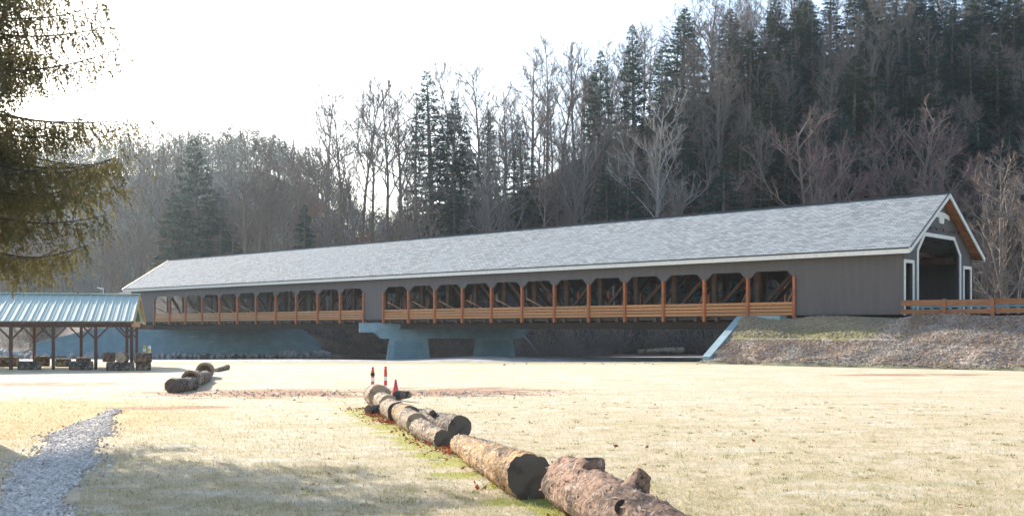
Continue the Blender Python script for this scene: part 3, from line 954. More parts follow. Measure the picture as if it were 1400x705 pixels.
# ------------------------------------------------------------------ logs
def log(name, label, a, b, ra, rb, mat, cut='cut_dark', seed=0, group=None, stubs=(), sink=.03, wob=.06, bend=.0, hollow=False, up=0.0, terrain=False):
    """log lying from ground point a (near end) to b, radii ra, rb; stubs = (fraction, angle, length, radius)"""
    a = Vector((a[0], a[1], ra - sink + up)); b = Vector((b[0], b[1], rb - sink + up))
    if terrain:
        a.z += hz(a.x, a.y); b.z += hz(b.x, b.y)
    d = b - a
    Ln = d.length
    root = link(name, None, None, a)
    root.rotation_euler = d.to_track_quat('X', 'Z').to_euler()
    tag(root, label, 'log', group)
    n, k = 40, max(12, int(Ln * 14))
    mb = MB()
    ends = []
    for i in range(k + 1):
        f = i / k
        r0 = ra + (rb - ra) * f
        cy = bend * math.sin(math.pi * f)
        for j in range(n):
            th = 2 * math.pi * j / n
            q = Vector((f * Ln * 1.3 + seed * 7.1, math.cos(th) * 1.4, math.sin(th) * 1.4))
            r = r0 * (1 + wob * .8 * mnoise.noise(q) + wob * .9 * mnoise.noise(q * 3.1) + wob * 1.1 * abs(mnoise.noise(Vector((q.x * 1.5, q.y * 6, q.z * 6)))) - wob * 1.2 * max(0, mnoise.noise(Vector((q.x * 2.6 + 9, q.y * 3, q.z * 3))) - .12))
            ex = (.05 * ra * mnoise.noise(Vector((seed, math.cos(th) * 2, math.sin(th) * 2)))) if i in (0, k) else 0
            mb.v.append((f * Ln + ex, cy + math.cos(th) * r, math.sin(th) * r))
    for i in range(k):
        for j in range(n):
            j2 = (j + 1) % n
            mb.f.append((i * n + j, i * n + j2, (i + 1) * n + j2, (i + 1) * n + j)); mb.m.append(0)
    bk = link('bark', mb.mesh('bark', M[mat], True), root)
    fr_ = random.Random(seed * 31 + 5)
    nf = int(Ln * (ra + rb) * 330)
    fl = MB()
    for q in range(nf):
        i = fr_.randrange(k); j = fr_.randrange(n)
        if mnoise.noise(Vector((i / k * Ln * 2.2 + seed, j * .35, seed * 3.3))) < -.05 and fr_.random() < .8: continue
        p0 = Vector(mb.v[i * n + j]).lerp(Vector(mb.v[(i + 1) * n + (j + 1) % n]), fr_.random())
        ce = Vector((p0.x, bend * math.sin(math.pi * p0.x / Ln), 0))
        nr = (p0 - ce).normalized()
        ta = Vector((1, 0, 0)); tb = nr.cross(ta)
        an = fr_.gauss(0, .35)
        ua = (ta * math.cos(an) + tb * math.sin(an)); ub = nr.cross(ua)
        la, lb_ = fr_.uniform(.015, .06), fr_.uniform(.006, .019)
        h0, h1 = fr_.uniform(-.004, .004), fr_.uniform(.006, .026)
        fl.add([p0 - ua * la - ub * lb_ * .6 + nr * h0, p0 - ua * la * .9 + ub * lb_ * .7 + nr * h0, p0 + ub * lb_ * 1.2 + nr * h1 * .7, p0 + ua * la + ub * lb_ * .4 + nr * h1, p0 + ua * la * .8 - ub * lb_ * .8 + nr * h1, p0 - ub * lb_ + nr * h1 * .5],
               [(0, 1, 2, 5), (5, 2, 3, 4)])
    if fl.f:
        link('bark_flakes', fl.raw('bark_flakes', M[mat.replace('log', 'flake')]), bk)['kind'] = 'stuff'
    for e, x in ((0, 0), (k, Ln)):
        ring = [Vector(mb.v[e * n + j]) for j in range(n)]
        c = sum(ring, Vector()) / n
        off = -.012 if e == 0 else .012
        m2 = MB()
        if hollow and e == 0:
            inner = [c + (p - c) * .72 + Vector((0, 0, 0)) for p in ring]
            deep = [p + Vector((.35, 0, 0)) for p in inner]
            m2.add(ring + inner + deep, [(j, (j + 1) % n, n + (j + 1) % n, n + j) for j in range(n)] + [(n + j, n + (j + 1) % n, 2 * n + (j + 1) % n, 2 * n + j) for j in range(n)] + [tuple(range(2 * n, 3 * n))])
        else:
            mid = [c + (p - c) * .55 + Vector((off, 0, 0)) for p in ring]
            cc = c + Vector((off * 1.2, 0, 0))
            m2.add(ring + mid + [cc], [(j, (j + 1) % n, n + (j + 1) % n, n + j) for j in range(n)] + [(n + j, n + (j + 1) % n, 2 * n) for j in range(n)])
        link('sawn_end', m2.mesh('sawn_end', M[cut]), root)
    for (f, ang, le, rr, lean) in stubs:
        r0 = ra + (rb - ra) * f
        dirv = Vector((lean, math.cos(ang), math.sin(ang))).normalized()
        base = Vector((f * Ln, bend * math.sin(math.pi * f), 0)) + dirv * (r0 * .45)
        m2 = MB()
        kk = 8
        rads = [rr * (2.1, 1.75, 1.4, 1.18, 1.08, 1.05, .98, .80)[i] for i in range(kk)]
        pts = [base + dirv * ((r0 * .55 + le) * i / (kk - 1)) for i in range(kk)]
        m2.tube(pts, rads, 14, cap=False)
        vv = []
        for q_ in m2.v:
            q_ = Vector(q_)
            vv.append(tuple(q_ + Vector((mnoise.noise(q_ * 6 + Vector((seed, 0, 0))), mnoise.noise(q_ * 6 + Vector((0, seed, 3))), mnoise.noise(q_ * 6 + Vector((5, 0, seed))))) * .055))
        m2.v = vv
        st = link('branch_stub', m2.mesh('branch_stub', M[mat], True), root)
        ring = [Vector(p) for p in m2.v[-14:]]
        c = sum(ring, Vector()) / 14
        m3 = MB()
        inner = [c + (p - c) * .7 - dirv * .07 for p in ring]
        m3.add(ring + inner + [c - dirv * .1], [(j, (j + 1) % 14, 14 + (j + 1) % 14, 14 + j) for j in range(14)] + [(14 + j, 14 + (j + 1) % 14, 28) for j in range(14)])
        link('stub_end', m3.mesh('stub_end', M['cut_dark']), st)
    return root
ROW = 'logs laid end to end across the field'
def g2(px, py):
    p = gpt(px, py); return (p.x, p.y)
log('log', 'big reddish brown log with knobby branch stubs pointing up', (1.64, 9.6), (.74, 13.85), .29, .34, 'log_brown', seed=3, group=ROW, wob=.10,
    stubs=((.80, 1.70, .10, .16, .1), (.50, 2.1, .20, .125, -.05), (.36, .80, .03, .085, -.5)))
log('log', 'thick golden barked log with wide dark sawn face', (.26, 14.5), (-.98, 20.1), .325, .18, 'log_gold', seed=5, group=ROW, wob=.10, bend=.05)
log('log', 'dark ended log butting against the thick golden log', (-1.10, 22.6), (-2.05, 24.7), .26, .22, 'log_grey', seed=6, group=ROW, wob=.08)
log('log', 'frosted thin log with round dark end lying lowest in row', (-1.36, 21.0), (-2.0, 23.0), .18, .21, 'log_pale', seed=7, group=ROW, wob=.12)
log('log', 'pale stubby log with light sawn end in the row', (-2.10, 23.7), (-2.5, 25.2), .24, .24, 'log_pale', 'cut_pale', seed=8, group=ROW)
log('log', 'log with dark crescent end behind the pale stubby log', (-2.42, 25.4), (-2.75, 26.6), .26, .25, 'log_gold', seed=9, group=ROW)
log('log', 'short log with dark end between two pale barked logs', (-2.85, 26.7), (-3.25, 28.3), .26, .25, 'log_pale', seed=10, group=ROW)
log('log', 'dark small log lying askew at the end of the row', (-3.86, 28.75), (-3.35, 29.3), .15, .15, 'log_grey', seed=11, group=ROW)
log('log', 'weathered log leaning beside the frosted stump', (-3.45, 29.9), (-3.85, 31.6), .25, .24, 'log_pale', 'cut_pale', seed=12, group=ROW)
log('log', 'frosted pale stump log in front of the striped tubes', (-3.95, 31.9), (-4.25, 33.0), .33, .32, 'log_pale', 'cut_pale', seed=13, group=ROW, wob=.1)
log('log', 'bark slab propped on the row under the pink cone', (-3.35, 31.0), (-3.05, 31.6), .12, .10, 'log_grey', seed=14, group=ROW, up=.3, wob=.2)
log('log', 'bark slab resting on top of the dark ended log', (-1.75, 23.6), (-1.95, 24.5), .07, .06, 'log_grey', seed=15, group=ROW, up=.42, wob=.2)
ROW2 = 'short row of logs near the pavilion'
log('log', 'dark square ended log leading the short row', (-12.35, 38.9), (-12.25, 41.2), .27, .24, 'log_grey', seed=21, group=ROW2, wob=.09)
log('log', 'hollow log with wide ring shaped opening in the short row', (-12.5, 41.6), (-12.95, 43.9), .35, .31, 'log_pale', 'cut_mid', seed=22, group=ROW2, hollow=True, up=.03)
log('log', 'dark banded log behind the hollow log', (-12.95, 44.2), (-13.5, 47.2), .27, .25, 'log_grey', 'cut_dark', seed=23, group=ROW2)
log('log', 'thin brown log between the banded log and big ring', (-13.5, 46.4), (-13.9, 48.9), .22, .20, 'log_brown', seed=24, group=ROW2)
log('log', 'big pale hollow ring log closing the short row', (-14.3, 49.8), (-14.7, 51.6), .39, .36, 'log_pale', 'cut_mid', seed=25, group=ROW2, hollow=True)
log('log', 'thin fallen limb on grass beyond the hollow ring log', (-15.9, 57.5), (-16.6, 62.5), .12, .14, 'log_grey', 'cut_pale', seed=26, group=ROW2)
# logs used as benches in and beside the pavilion
BEN = 'log benches under the pavilion'
def bench(px0, px1, D, r, label, seed, mat='log_grey', up=0.0):
    p, q = at(px0, D), at(px1, D + .3)
    log('log', label, (p.x, p.y), (q.x, q.y), r, r * .95, mat, 'cut_mid', seed=seed, group=BEN, up=up, wob=.035)
bench(25, 56, 60.6, .27, 'log bench at the front edge of the pavilion between its posts', 31)
bench(95, 127, 60.6, .27, 'log bench at the front edge of the pavilion between its posts', 32)
bench(-30, 24, 66, .33, 'thick log bench deep in the shade of the pavilion', 33, 'log_brown')
bench(47, 68, 67.5, .33, 'short log bench beside the second rear post of the pavilion', 34, 'log_brown')
bench(76, 97, 66.5, .27, 'pale topped log bench in the middle of the pavilion', 35, 'log_pale')
bench(104, 124, 66.5, .30, 'log bench around the middle rear post of the pavilion', 36, 'log_brown')
bench(146, 183, 59.6, .26, 'lowest long log of the stack at the pavilion corner', 37)
bench(141, 157, 60.6, .27, 'dark log block beside the stack at the pavilion corner', 38, 'log_brown', .5)
p = at(165, 59.4)
log('log', 'round ended log lying on top of the corner stack', (p.x, p.y), (p.x - .25, p.y + 1.3), .28, .27, 'log_brown', 'cut_pale', seed=39, group=BEN, up=.47)
p = at(184, 59.9)
log('log', 'sawn log on the end of the corner stack', (p.x, p.y), (p.x + .75, p.y + .5), .27, .27, 'log_brown', 'cut_pale', seed=40, group=BEN, up=.47)
bench(186, 206, 60.2, .25, 'bottom log at the sunny end of the corner stack', 41, 'log_pale')

# ------------------------------------------------------------------ cones, tubes, stake, bollards, lamp
def tube_marker(px, D, label, collar):
    p = at(px, D)
    r = thing('delineator_tube', label, 'traffic tube', p, 0, 'red and white traffic tubes')
    link('base', MB().tube([(0, 0, 0), (0, 0, .04), (0, 0, .06)], [.2, .2, .14], 8).mesh('base', M['rubber']), r)
    link('body', MB().tube([(0, 0, .06), (0, 0, .25), (0, 0, .98), (0, 0, 1.02)], [.085, .058, .052, .03], 14).mesh('body', M['red_plastic'], True), r)
    for z in (.34, .62):
        link('band', MB().tube([(0, 0, z), (0, 0, z + .13)], [.063, .063], 14).mesh('band', M['white_band']), r)
    if collar:
        link('collar', MB().tube([(0, 0, .80), (0, 0, .90)], [.07, .066], 14).mesh('collar', M['rubber']), r)
    link('handle', MB().tube([(0, 0, 1.0), (0, 0, 1.06), (0, 0, 1.09)], [.03, .05, .03], 10).mesh('handle', M['red_plastic']), r)
tube_marker(509.5, 34.6, 'red and white traffic tube with black collar behind the stump', True)
tube_marker(527, 35.2, 'red and white traffic tube without collar behind the stump', False)
p = at(541, 34.9)
r = thing('traffic_cone', 'small faded pink red traffic cone behind the log row', 'traffic cone', p)
link('base', MB().box((-.18, -.18, 0), (.18, .18, .035)).mesh('base', M['pink_plastic']), r)
link('body', MB().tube([(0, 0, .035), (0, 0, .08), (0, 0, .66), (0, 0, .68)], [.145, .135, .03, .022], 16).mesh('body', M['pink_plastic'], True), r)
p = at(504.5, 33)
tag(link('marker_stake', MB().tube([(0, 0, -.1), (.01, 0, .3), (.0, .01, .56)], [.016, .015, .012], 6).mesh('marker_stake', M['tan_wood']), None, p), 'thin wooden stake standing beside the frosted stump', 'stake')
for px, D, m1, lb in ((197.5, 66, 'yellow', 'yellow painted bollard post beside the pavilion corner'), (204, 66, 'white_band', 'white bollard post with yellow edge beside the pavilion corner')):
    r = thing('bollard', lb, 'bollard', at(px, D), 0, 'bollards beside the pavilion')
    link('post', MB().tube([(0, 0, -.1), (0, 0, 1.25), (0, 0, 1.31)], [.10, .10, .06], 12).mesh('post', M[m1], True), r)
    link('band', MB().tube([(0, 0, .95), (0, 0, 1.1)], [.104, .104], 12).mesh('band', M['white_band' if m1 == 'yellow' else 'yellow']), r)
p = at(141, 146); p.z = hz(p.x, p.y)
r = thing('street_lamp', 'grey street lamp rising behind the pavilion roof', 'street lamp', p)
hh = 7.6 - p.z + .2
link('pole', MB().tube([(0, 0, -.3), (0, 0, hh)], [.09, .06], 10).mesh('pole', M['white_band']), r)
link('lamp_head', MB().beam((.1, 0, hh - .03), (-.75, 0, hh + .18), .32, .14).mesh('lamp_head', M['white_band']), r)

# ------------------------------------------------------------------ gravel path
path = [(-4.6, 9.5), (-5.95, 13.0), (-7.2, 16.5), (-8.15, 19.5), (-9.2, 22.5), (-10.3, 26.5), (-11.3, 30.5)]
def path_pt(f):
    f = max(0, min(.9999, f)) * (len(path) - 1)
    i = int(f); k = f - i
    return path[i][0] * (1 - k) + path[i + 1][0] * k, path[i][1] * (1 - k) + path[i + 1][1] * k
rr = random.Random(8)
locs, scs = [], []
for i in range(32000):
    f = rr.random()
    cx, cy = path_pt(f)
    wdt = (.52 + .12 * math.sin(f * 19) + .08 * math.sin(f * 47)) * (1 if f < .7 else 1 - (f - .7) * 2.2)
    if f > .75 and rr.random() < (f - .75) * 3.4: continue
    u = rr.gauss(0, .55)
    if abs(u) > 1.7 or (abs(u) > .95 and rr.random() < .75): continue
    locs.append((cx + u * wdt * .92, cy + u * wdt * .40, .012 + .012 * rr.random()))
    scs.append(rr.uniform(.012, .04) if rr.random() < .9 else rr.uniform(.04, .06))
bv, bf = rock_base(3)
n = len(locs)
o = link('path_gravel', scatter('path_gravel', bv, bf, np.array(locs), rotm(rng, n), np.array(scs), M['gravel']))
tag(o, 'blue grey crushed stone of the narrow gravel path', 'gravel', kind='stuff')
Lp, Fp = [], []
for i in range(25):
    f = i / 24
    cx, cy = path_pt(f); wdt = .34 if f < .85 else .2
    Lp += [(cx - wdt * .92 + .05 * math.sin(i * 2.1), cy - wdt * .4, .008), (cx + wdt * .92 + .05 * math.sin(i * 3.7), cy + wdt * .4, .008)]
Fp = [(2 * i, 2 * i + 1, 2 * i + 3, 2 * i + 2) for i in range(24)]
M['path'] = simple('path fines', (.27, .26, .25), (.20, .19, .185), 12, .95, .6, 40, dist=.02)
tag(link('path', np_mesh('path', Lp, Fp, M['path'])), kind='structure')

# stones in the worn dirt strip
locs, scs = [], []
for i in range(620):
    x = rr.choice((-10.5, -8, -6.3, -3, -1.6, .5)) + rr.gauss(0, 1.1); y = rr.gauss(38.3 + .5 * math.sin(x * .9), 1.3)
    locs.append((x, y, .01)); scs.append(rr.uniform(.012, .045) if rr.random() < .93 else rr.uniform(.045, .09))
for i in range(25):
    x = rr.uniform(-1, 16); y = rr.gauss(71, 1.6)
    locs.append((x, y, .01)); scs.append(rr.uniform(.04, .12))
n = len(locs)
M['strip_stone'] = simple('mixed field stones', (.30, .26, .23), (.16, .14, .13), 6, .9, .3, island=.9)
o = link('field_stones', scatter('field_stones', bv, bf, np.array(locs), rotm(rng, n), np.array(scs), M['strip_stone']))
tag(o, 'small scattered stones in the worn dirt strip of the field', 'gravel', kind='stuff')

# riprap rocks beside the far abutment, each one a thing
rock_mes = []
for i in range(6):
    bv, bf = rock_base(20 + i)
    rock_mes.append(np_mesh('rock', bv, bf, M['stone']))
def rocks(n, f, label, group, seed):
    r_ = random.Random(seed)
    for i in range(n):
        X, Y, s = f(r_)
        o = link('riprap_rock', rock_mes[r_.randrange(6)], None, (X, Y, hz(X, Y) + s * .25), (r_.uniform(0, 6), r_.uniform(0, 6), r_.uniform(0, 6)), (s * r_.uniform(.8, 1.2), s, s * r_.uniform(.7, 1)))
        tag(o, label, 'rock', group)
rocks(70, lambda r_: (r_.uniform(-30, -23.5), r_.uniform(136.2, 139.3), r_.uniform(.25, .6)), 'grey riprap rock heaped below the abutment wing wall near the pier', 'rocks at the pier-side wing wall', 1)
rocks(80, lambda r_: (r_.uniform(-49, -30), r_.uniform(135.6, 137.2), r_.uniform(.22, .5)), 'grey riprap rock along the foot of the blue abutment face', 'rocks at the abutment foot', 2)
rocks(110, lambda r_: (r_.uniform(-72, -49), r_.uniform(135.5, 139.4), r_.uniform(.3, .65)), 'pale riprap rock on the far bank behind the pavilion', 'rocks behind the pavilion', 3)

# driftwood log and dead trunks on the far bank under the bridge
a_, b_ = at(872, 137.0), at(935, 137.0)
log('driftwood_log', 'long pale driftwood log lying on the far bank under the bridge', (a_.x, a_.y), (b_.x, b_.y + .6), .26, .40, 'log_pale', 'cut_pale', seed=51, up=.25, terrain=True, bend=.3)
a_ = at(706, 136); b_ = at(740, 134)
dl = MB().tube([(a_.x, a_.y + 3, 2.6), ((a_.x + b_.x) / 2, a_.y + 1, .8), (b_.x, b_.y, -1.2)], [.1, .14, .17], 7)
tag(link('fallen_trunk', dl.mesh('fallen_trunk', M['bark_pale'], True)), 'bare fallen trunk leaning down the bank beside the pier', 'log')

# ------------------------------------------------------------------ trees
def wander(r_, p, d, L, n, bendup, jit):
    pts = [p.copy()]
    d = d.normalized()
    for i in range(n):
        d = (d + Vector((r_.gauss(0, jit), r_.gauss(0, jit), r_.gauss(0, jit) + bendup))).normalized()
        p = p + d * (L / n)
        pts.append(p.copy())
    return pts
def along(pts, f):
    f = min(.9999, f) * (len(pts) - 1)
    i = int(f)
    return pts[i].lerp(pts[i + 1], f - i), (pts[i + 1] - pts[i]).normalized()
def perp(r_, d, ang):
    a = d.cross(Vector((r_.gauss(0, 1), r_.gauss(0, 1), r_.gauss(0, 1))))
    a = a.normalized() if a.length > 1e-4 else Vector((1, 0, 0))
    return (d * math.cos(ang) + a * math.sin(ang)).normalized()
def bare_tree(seed, H, r0, clear, nl, spread, upang, stems=1, tw=4, leaves=False):
    """returns (trunk mesh builder, crown mesh builder)"""
    r_ = random.Random(seed)
    T, C = MB(), MB()
    def twigs(pts, L, rad, depth):
        nb = 7 if depth == 0 else 6
        for k in range(nb):
            f = .25 + .75 * (k + r_.random()) / nb
            p, d = along(pts, f)
            dd = perp(r_, d, r_.uniform(.4, .95)) + Vector((0, 0, .18))
            l2 = L * r_.uniform(.32, .55) * (1.15 - .5 * f)
            if depth == 0:
                q = wander(r_, p, dd, l2, 3, .07, .16)
                ra = max(.045, rad * .55)
                T.tube(q, [ra, ra * .8, ra * .6, ra * .4], 3, cap=False)
                twigs(q, l2, ra, 1)
            else:
                q = wander(r_, p, dd, l2, 2, .06, .18)
                C.tube(q, [.026, .019, .010], 3, cap=False)
                for m_ in range(tw):
                    pp_, d3 = along(q, r_.uniform(.2, .95))
                    d4 = perp(r_, d3, r_.uniform(.3, .8)) + Vector((0, 0, .15))
                    e = pp_ + d4.normalized() * l2 * r_.uniform(.4, .8)
                    s_ = Vector((r_.gauss(0, 1), r_.gauss(0, 1), r_.gauss(0, 1))).normalized() * .021
                    C.add([pp_ - s_, pp_ + s_, e], [(0, 1, 2)])
    for st in range(stems):
        lean = Vector((r_.gauss(0, .04 if stems == 1 else .22), r_.gauss(0, .04 if stems == 1 else .15), 1))
        h_ = H * (1 if st == 0 else r_.uniform(.75, .98))
        pts = wander(r_, Vector((r_.gauss(0, .15) * (stems > 1), r_.gauss(0, .15) * (stems > 1), -.6)), lean, h_ * .93, 9, .05, .045)
        k_ = 1 if stems == 1 else .72
        rad = [r0 * k_ * (1.25 if i == 0 else 1) * (1 - .88 * (i / 9) ** 1.1) + .02 for i in range(10)]
        T.tube(pts, rad, 8, cap=False)
        nn = max(6, int(nl / (1 if stems == 1 else stems * .7)))
        for k in range(nn):
            f = clear + (1 - clear) * ((k + r_.random() * .8) / nn)
            p, d = along(pts, f)
            az = k * 2.399 + r_.uniform(-.5, .5)
            el = math.radians(upang) * r_.uniform(.75, 1.25)
            dv = Vector((math.cos(az) * math.cos(el), math.sin(az) * math.cos(el), math.sin(el)))
            L = H * spread * (1.15 - .75 * (f - clear) / (1 - clear)) * r_.uniform(.7, 1.15)
            rl = max(.075, (r0 * (1 - .88 * f)) * .66)
            q = wander(r_, p, dv, L, 5, .06, .13)
            T.tube(q, [rl, rl * .85, rl * .7, rl * .55, rl * .4, rl * .25], 5, cap=False)
            twigs(q, L, rl, 0)
    return T, C
def conifer(seed, H, R, droop, clear, dens=1.0, prof=.85):
    r_ = random.Random(seed)
    T, C = MB(), MB()
    T.tube([(0, 0, -.6), (0, 0, H * .5), (0, 0, H * 1.0)], [.028 * H / 1.6, .012 * H, .02], 7, cap=False)
    z = clear * H
    lv = 0
    while z < H * .985:
        f = (z - clear * H) / (H * (1 - clear))
        nb = 6 if f < .8 else 4
        for k in range(nb):
            az = k * 6.283 / nb + lv * 1.1 + r_.uniform(-.4, .4)
            L = R * (min((1 - f) ** prof, (1 - f) * 1.9)) * r_.uniform(.65, 1.15) + .12
            dv = Vector((math.cos(az), math.sin(az), r_.uniform(-.1, .25) + .4 * f))
            pts = wander(r_, Vector((0, 0, z + r_.uniform(-.2, .2))), dv, L, 4, -droop, .06)
            C.tube(pts, [.04, .03, .025, .015, .008], 3, cap=False)
            nc = int((8 + L * 9) * dens)
            for c in range(nc):
                g = .18 + .82 * r_.random() ** .8
                p, d = along(pts, g)
                wv = L * .28 * (1.1 - g) + .12
                side = Vector((-d.y, d.x, 0)).normalized()
                p = p + side * r_.uniform(-wv, wv) + Vector((0, 0, r_.uniform(-.22, .12)))
                ax = (d + side * r_.uniform(-.9, .9) + Vector((0, 0, r_.uniform(-.6, .15)))).normalized()
                bx = ax.cross(Vector((r_.gauss(0, .5), r_.gauss(0, .5), 1))).normalized()
                l_, w_ = r_.uniform(.28, .65) * (1 - .5 * f), r_.uniform(.08, .19) * (1 - .5 * f)
                C.add([p, p + ax * l_ * .55 + bx * w_, p + ax * l_, p + ax * l_ * .5 - bx * w_], [(0, 1, 2, 3)])
        z += H * .028 * (1.15 - .4 * f)
        lv += 1
    return T, C
PROTO = {}
def proto(key, tc, bm_, cm):
    T, C = tc
    PROTO[key] = (T.raw('trunk', bm_, True), C.raw('crown', cm))
proto('tall0', bare_tree(1, 24, .30, .34, 17, .34, 48), M['bark_grey'], M['twig_grey'])
proto('tall1', bare_tree(2, 24, .28, .42, 16, .30, 54), M['bark_grey'], M['twig_brown'])
proto('tall2', bare_tree(3, 24, .33, .28, 18, .36, 44), M['bark_grey'], M['twig_grey'])
proto('tall3', bare_tree(4, 24, .26, .45, 15, .28, 56), M['bark_grey'], M['twig_grey'])
proto('red0', bare_tree(5, 16, .22, .22, 17, .42, 45, 2), M['bark_grey'], M['twig_red'])
proto('red1', bare_tree(6, 16, .22, .25, 18, .40, 48, 3), M['bark_grey'], M['twig_red'])
proto('multi', bare_tree(7, 20, .24, .28, 17, .32, 50, 3), M['bark_grey'], M['twig_brown'])
proto('pale0', bare_tree(8, 22, .25, .36, 17, .32, 42), M['bark_pale'], M['bark_pale'])
proto('pale1', bare_tree(9, 22, .27, .3, 17, .34, 45, 2), M['bark_pale'], M['twig_grey'])
proto('con0', conifer(11, 20, 4.6, .06, .05, 1.9, .7), M['bark_grey'], M['conifer'])
proto('con1', conifer(12, 20, 5.2, .09, .05, 2.0, .62), M['bark_grey'], M['conifer_d'])
proto('con2', conifer(13, 18, 5.0, .1, .05, 2.0, .55), M['bark_grey'], M['conifer_y'])
proto('con3', conifer(14, 22, 3.9, .05, .06, 1.9, .75), M['bark_grey'], M['conifer_d'])
BARE_LBL = {
    'tall': ('bare_tree', 'tall bare grey forest tree on the wooded hillside', 'bare hillside trees'),
    'red': ('bare_tree', 'bare spreading tree with reddish twigs on the wooded hillside', 'reddish bare hillside trees'),
    'multi': ('bare_tree', 'bare many stemmed brown tree on the wooded hillside', 'many stemmed hillside trees'),
    'pale': ('bare_tree', 'bare pale barked tree on the wooded hillside', 'pale bare hillside trees'),
    'con0': ('evergreen_tree', 'dark green conical evergreen on the wooded hillside', 'dark hillside evergreens'),
    'con1': ('evergreen_tree', 'deep green drooping evergreen on the wooded hillside', 'deep green hillside evergreens'),
    'con2': ('evergreen_tree', 'broad olive green evergreen on the wooded hillside', 'olive hillside evergreens'),
    'con3': ('evergreen_tree', 'narrow spire shaped evergreen on the wooded hillside', 'spire hillside evergreens'),
}
PH = dict(tall0=24, tall1=24, tall2=24, tall3=24, red0=16, red1=16, multi=20, pale0=22, pale1=22, con0=20, con1=20, con2=18, con3=22)
placed = []
def plant(key, X, Y, H, label=None, wide=1.0, z=None, seed=None):
    r_ = random.Random(int(X * 131 + Y * 17))
    k = 'con' if key.startswith('con') else key.rstrip('0123456789')
    nm, lb, gr = BARE_LBL[key if k == 'con' else k]
    s = H / PH[key]
    zz = hz(X, Y) if z is None else z
    root = link(nm, None, None, (X, Y, zz), (r_.uniform(-.03, .03), r_.uniform(-.03, .03), r_.uniform(0, 6.28)), (s * wide, s * wide, s))
    if label: tag(root, label, 'tree')
    else: tag(root, lb, 'tree', gr)
    tm, cm = PROTO[key]
    link('trunk', tm, root)
    link('crown', cm, root)
    placed.append((X, Y))
def plant_px(key, px, D, ytop, label=None, wide=1.0):
    """a tree standing on the hill at distance D whose top is seen at row ytop"""
    p = at(px, D)
    z = hz(p.x, D)
    plant(key, p.x, D, max(5, EYE + (450 - ytop) / F * D - z), label, wide)
# trees that can be told apart in the photograph
plant_px('con3', 592, 166, 92, 'tallest dark spire evergreen standing above the bare trees', 1.1)
plant_px('con1', 616, 162, 130, 'smaller dark evergreen beside the tallest spire', .9)
plant_px('con0', 272, 174, 190, 'large dark green pine standing alone above the bridge end', 1.25)
plant_px('con2', 243, 178, 262, 'low olive evergreen beside the large dark pine', 1.1)
plant_px('con1', 300, 172, 255, 'drooping evergreen between the large pine and bare woods', 1.0)
plant_px('pale0', 893, 150, 128, 'slender pale barked tree with open crown above the bridge roof', .9)
plant_px('pale1', 680, 151, 185, 'pale forked tree rising behind the middle of the bridge roof', .9)
plant_px('red0', 1140, 150, 150, 'wide bare tree with reddish crown and pale twin trunks', 1.15)
plant_px('red1', 1305, 148, 190, 'wide rounded bare tree with reddish twigs behind the portal', 1.2)
plant_px('red0', 1240, 160, 140, 'reddish bare tree between the olive evergreen and the portal', 1.0)
plant_px('tall2', 448, 158, 112, 'leaning bare tree at the open edge of the ridge', .8)
plant_px('con2', 1165, 178, 75, 'broad olive evergreen above the reddish bare trees', 1.35)
plant_px('con1', 985, 147, 232, 'low dark evergreen just above the bridge ridge', 1.5)
for px, D, yt, k, w in ((815, 172, 70, 'con0', .8), (868, 178, 28, 'con3', .9), (905, 185, 60, 'con1', .9), (1000, 196, 40, 'con0', .9),
                        (1060, 205, -10, 'con1', 1), (1100, 210, -25, 'con0', 1), (1135, 214, -30, 'con3', 1.1), (1225, 214, -40, 'con2', 1.1), (1265, 208, -20, 'con1', 1.1),
                        (1300, 200, 10, 'con0', 1.1), (1345, 205, -35, 'con1', 1.1), (1385, 198, -10, 'con2', 1.2), (1330, 185, 70, 'con1', 1.0), (1280, 188, 60, 'con0', 1.1), (1365, 184, 60, 'con2', 1.1),
                        (1245, 192, 50, 'con1', 1.), (1085, 190, 60, 'con1', 1.), (1120, 184, 100, 'con0', 1.), (1205, 178, 110, 'con1', 1.), (960, 180, 120, 'con1', .9), 
                        (640, 160, 185, 'con1', .9), (665, 170, 150, 'con0', .8), (715, 168, 165, 'con1', .9), (625, 152, 245, 'con1', 1.1), 
                        (860, 150, 235, 'con1', 1.1), (415, 153, 278, 'con1', .8), (1040, 170, 150, 'con2', .9), 
                        (1400, 175, 110, 'con1', 1.1), (1420, 190, 10, 'con0', 1.2), (1180, 160, 190, 'con1', 1.1), (1230, 150, 240, 'con0', .9), (830, 156, 215, 'con0', 1.0)):
    plant_px(k, px, D, yt, None, w)
# bare trees making the skyline and the visible slope
r_ = random.Random(77)
sky_t = [(190, 196, 175), (215, 186, 188), (238, 184, 172), (335, 165, 160), (352, 160, 172), (390, 165, 190), (412, 170, 205), (470, 166, 118), (492, 170, 105), (510, 164, 120), (530, 168, 100), (548, 172, 118), (570, 176, 108),
         (636, 172, 72), (655, 170, 82), (690, 176, 110), (728, 178, 60), (748, 180, 45), (765, 178, 62), (785, 184, 50), (880, 196, 30), (925, 205, 5), (948, 204, -12), (975, 208, -25), (1000, 210, -20), (1025, 212, -30), (1050, 215, -35), (1085, 218, -40),
         (1150, 222, -35), (1190, 220, -45), (703, 170, 128), (716, 166, 150), (738, 170, 138), (757, 173, 112), (772, 166, 150), (800, 176, 96), (832, 180, 92), (848, 172, 128), (690, 160, 165), (785, 160, 185), (820, 163, 150)]
for px, D, yt in sky_t:
    plant_px(r_.choice(['tall0', 'tall1', 'tall2', 'tall0', 'tall2']), px, D, yt, None, r_.uniform(.75, 1.0))
tries = 0
count = 0
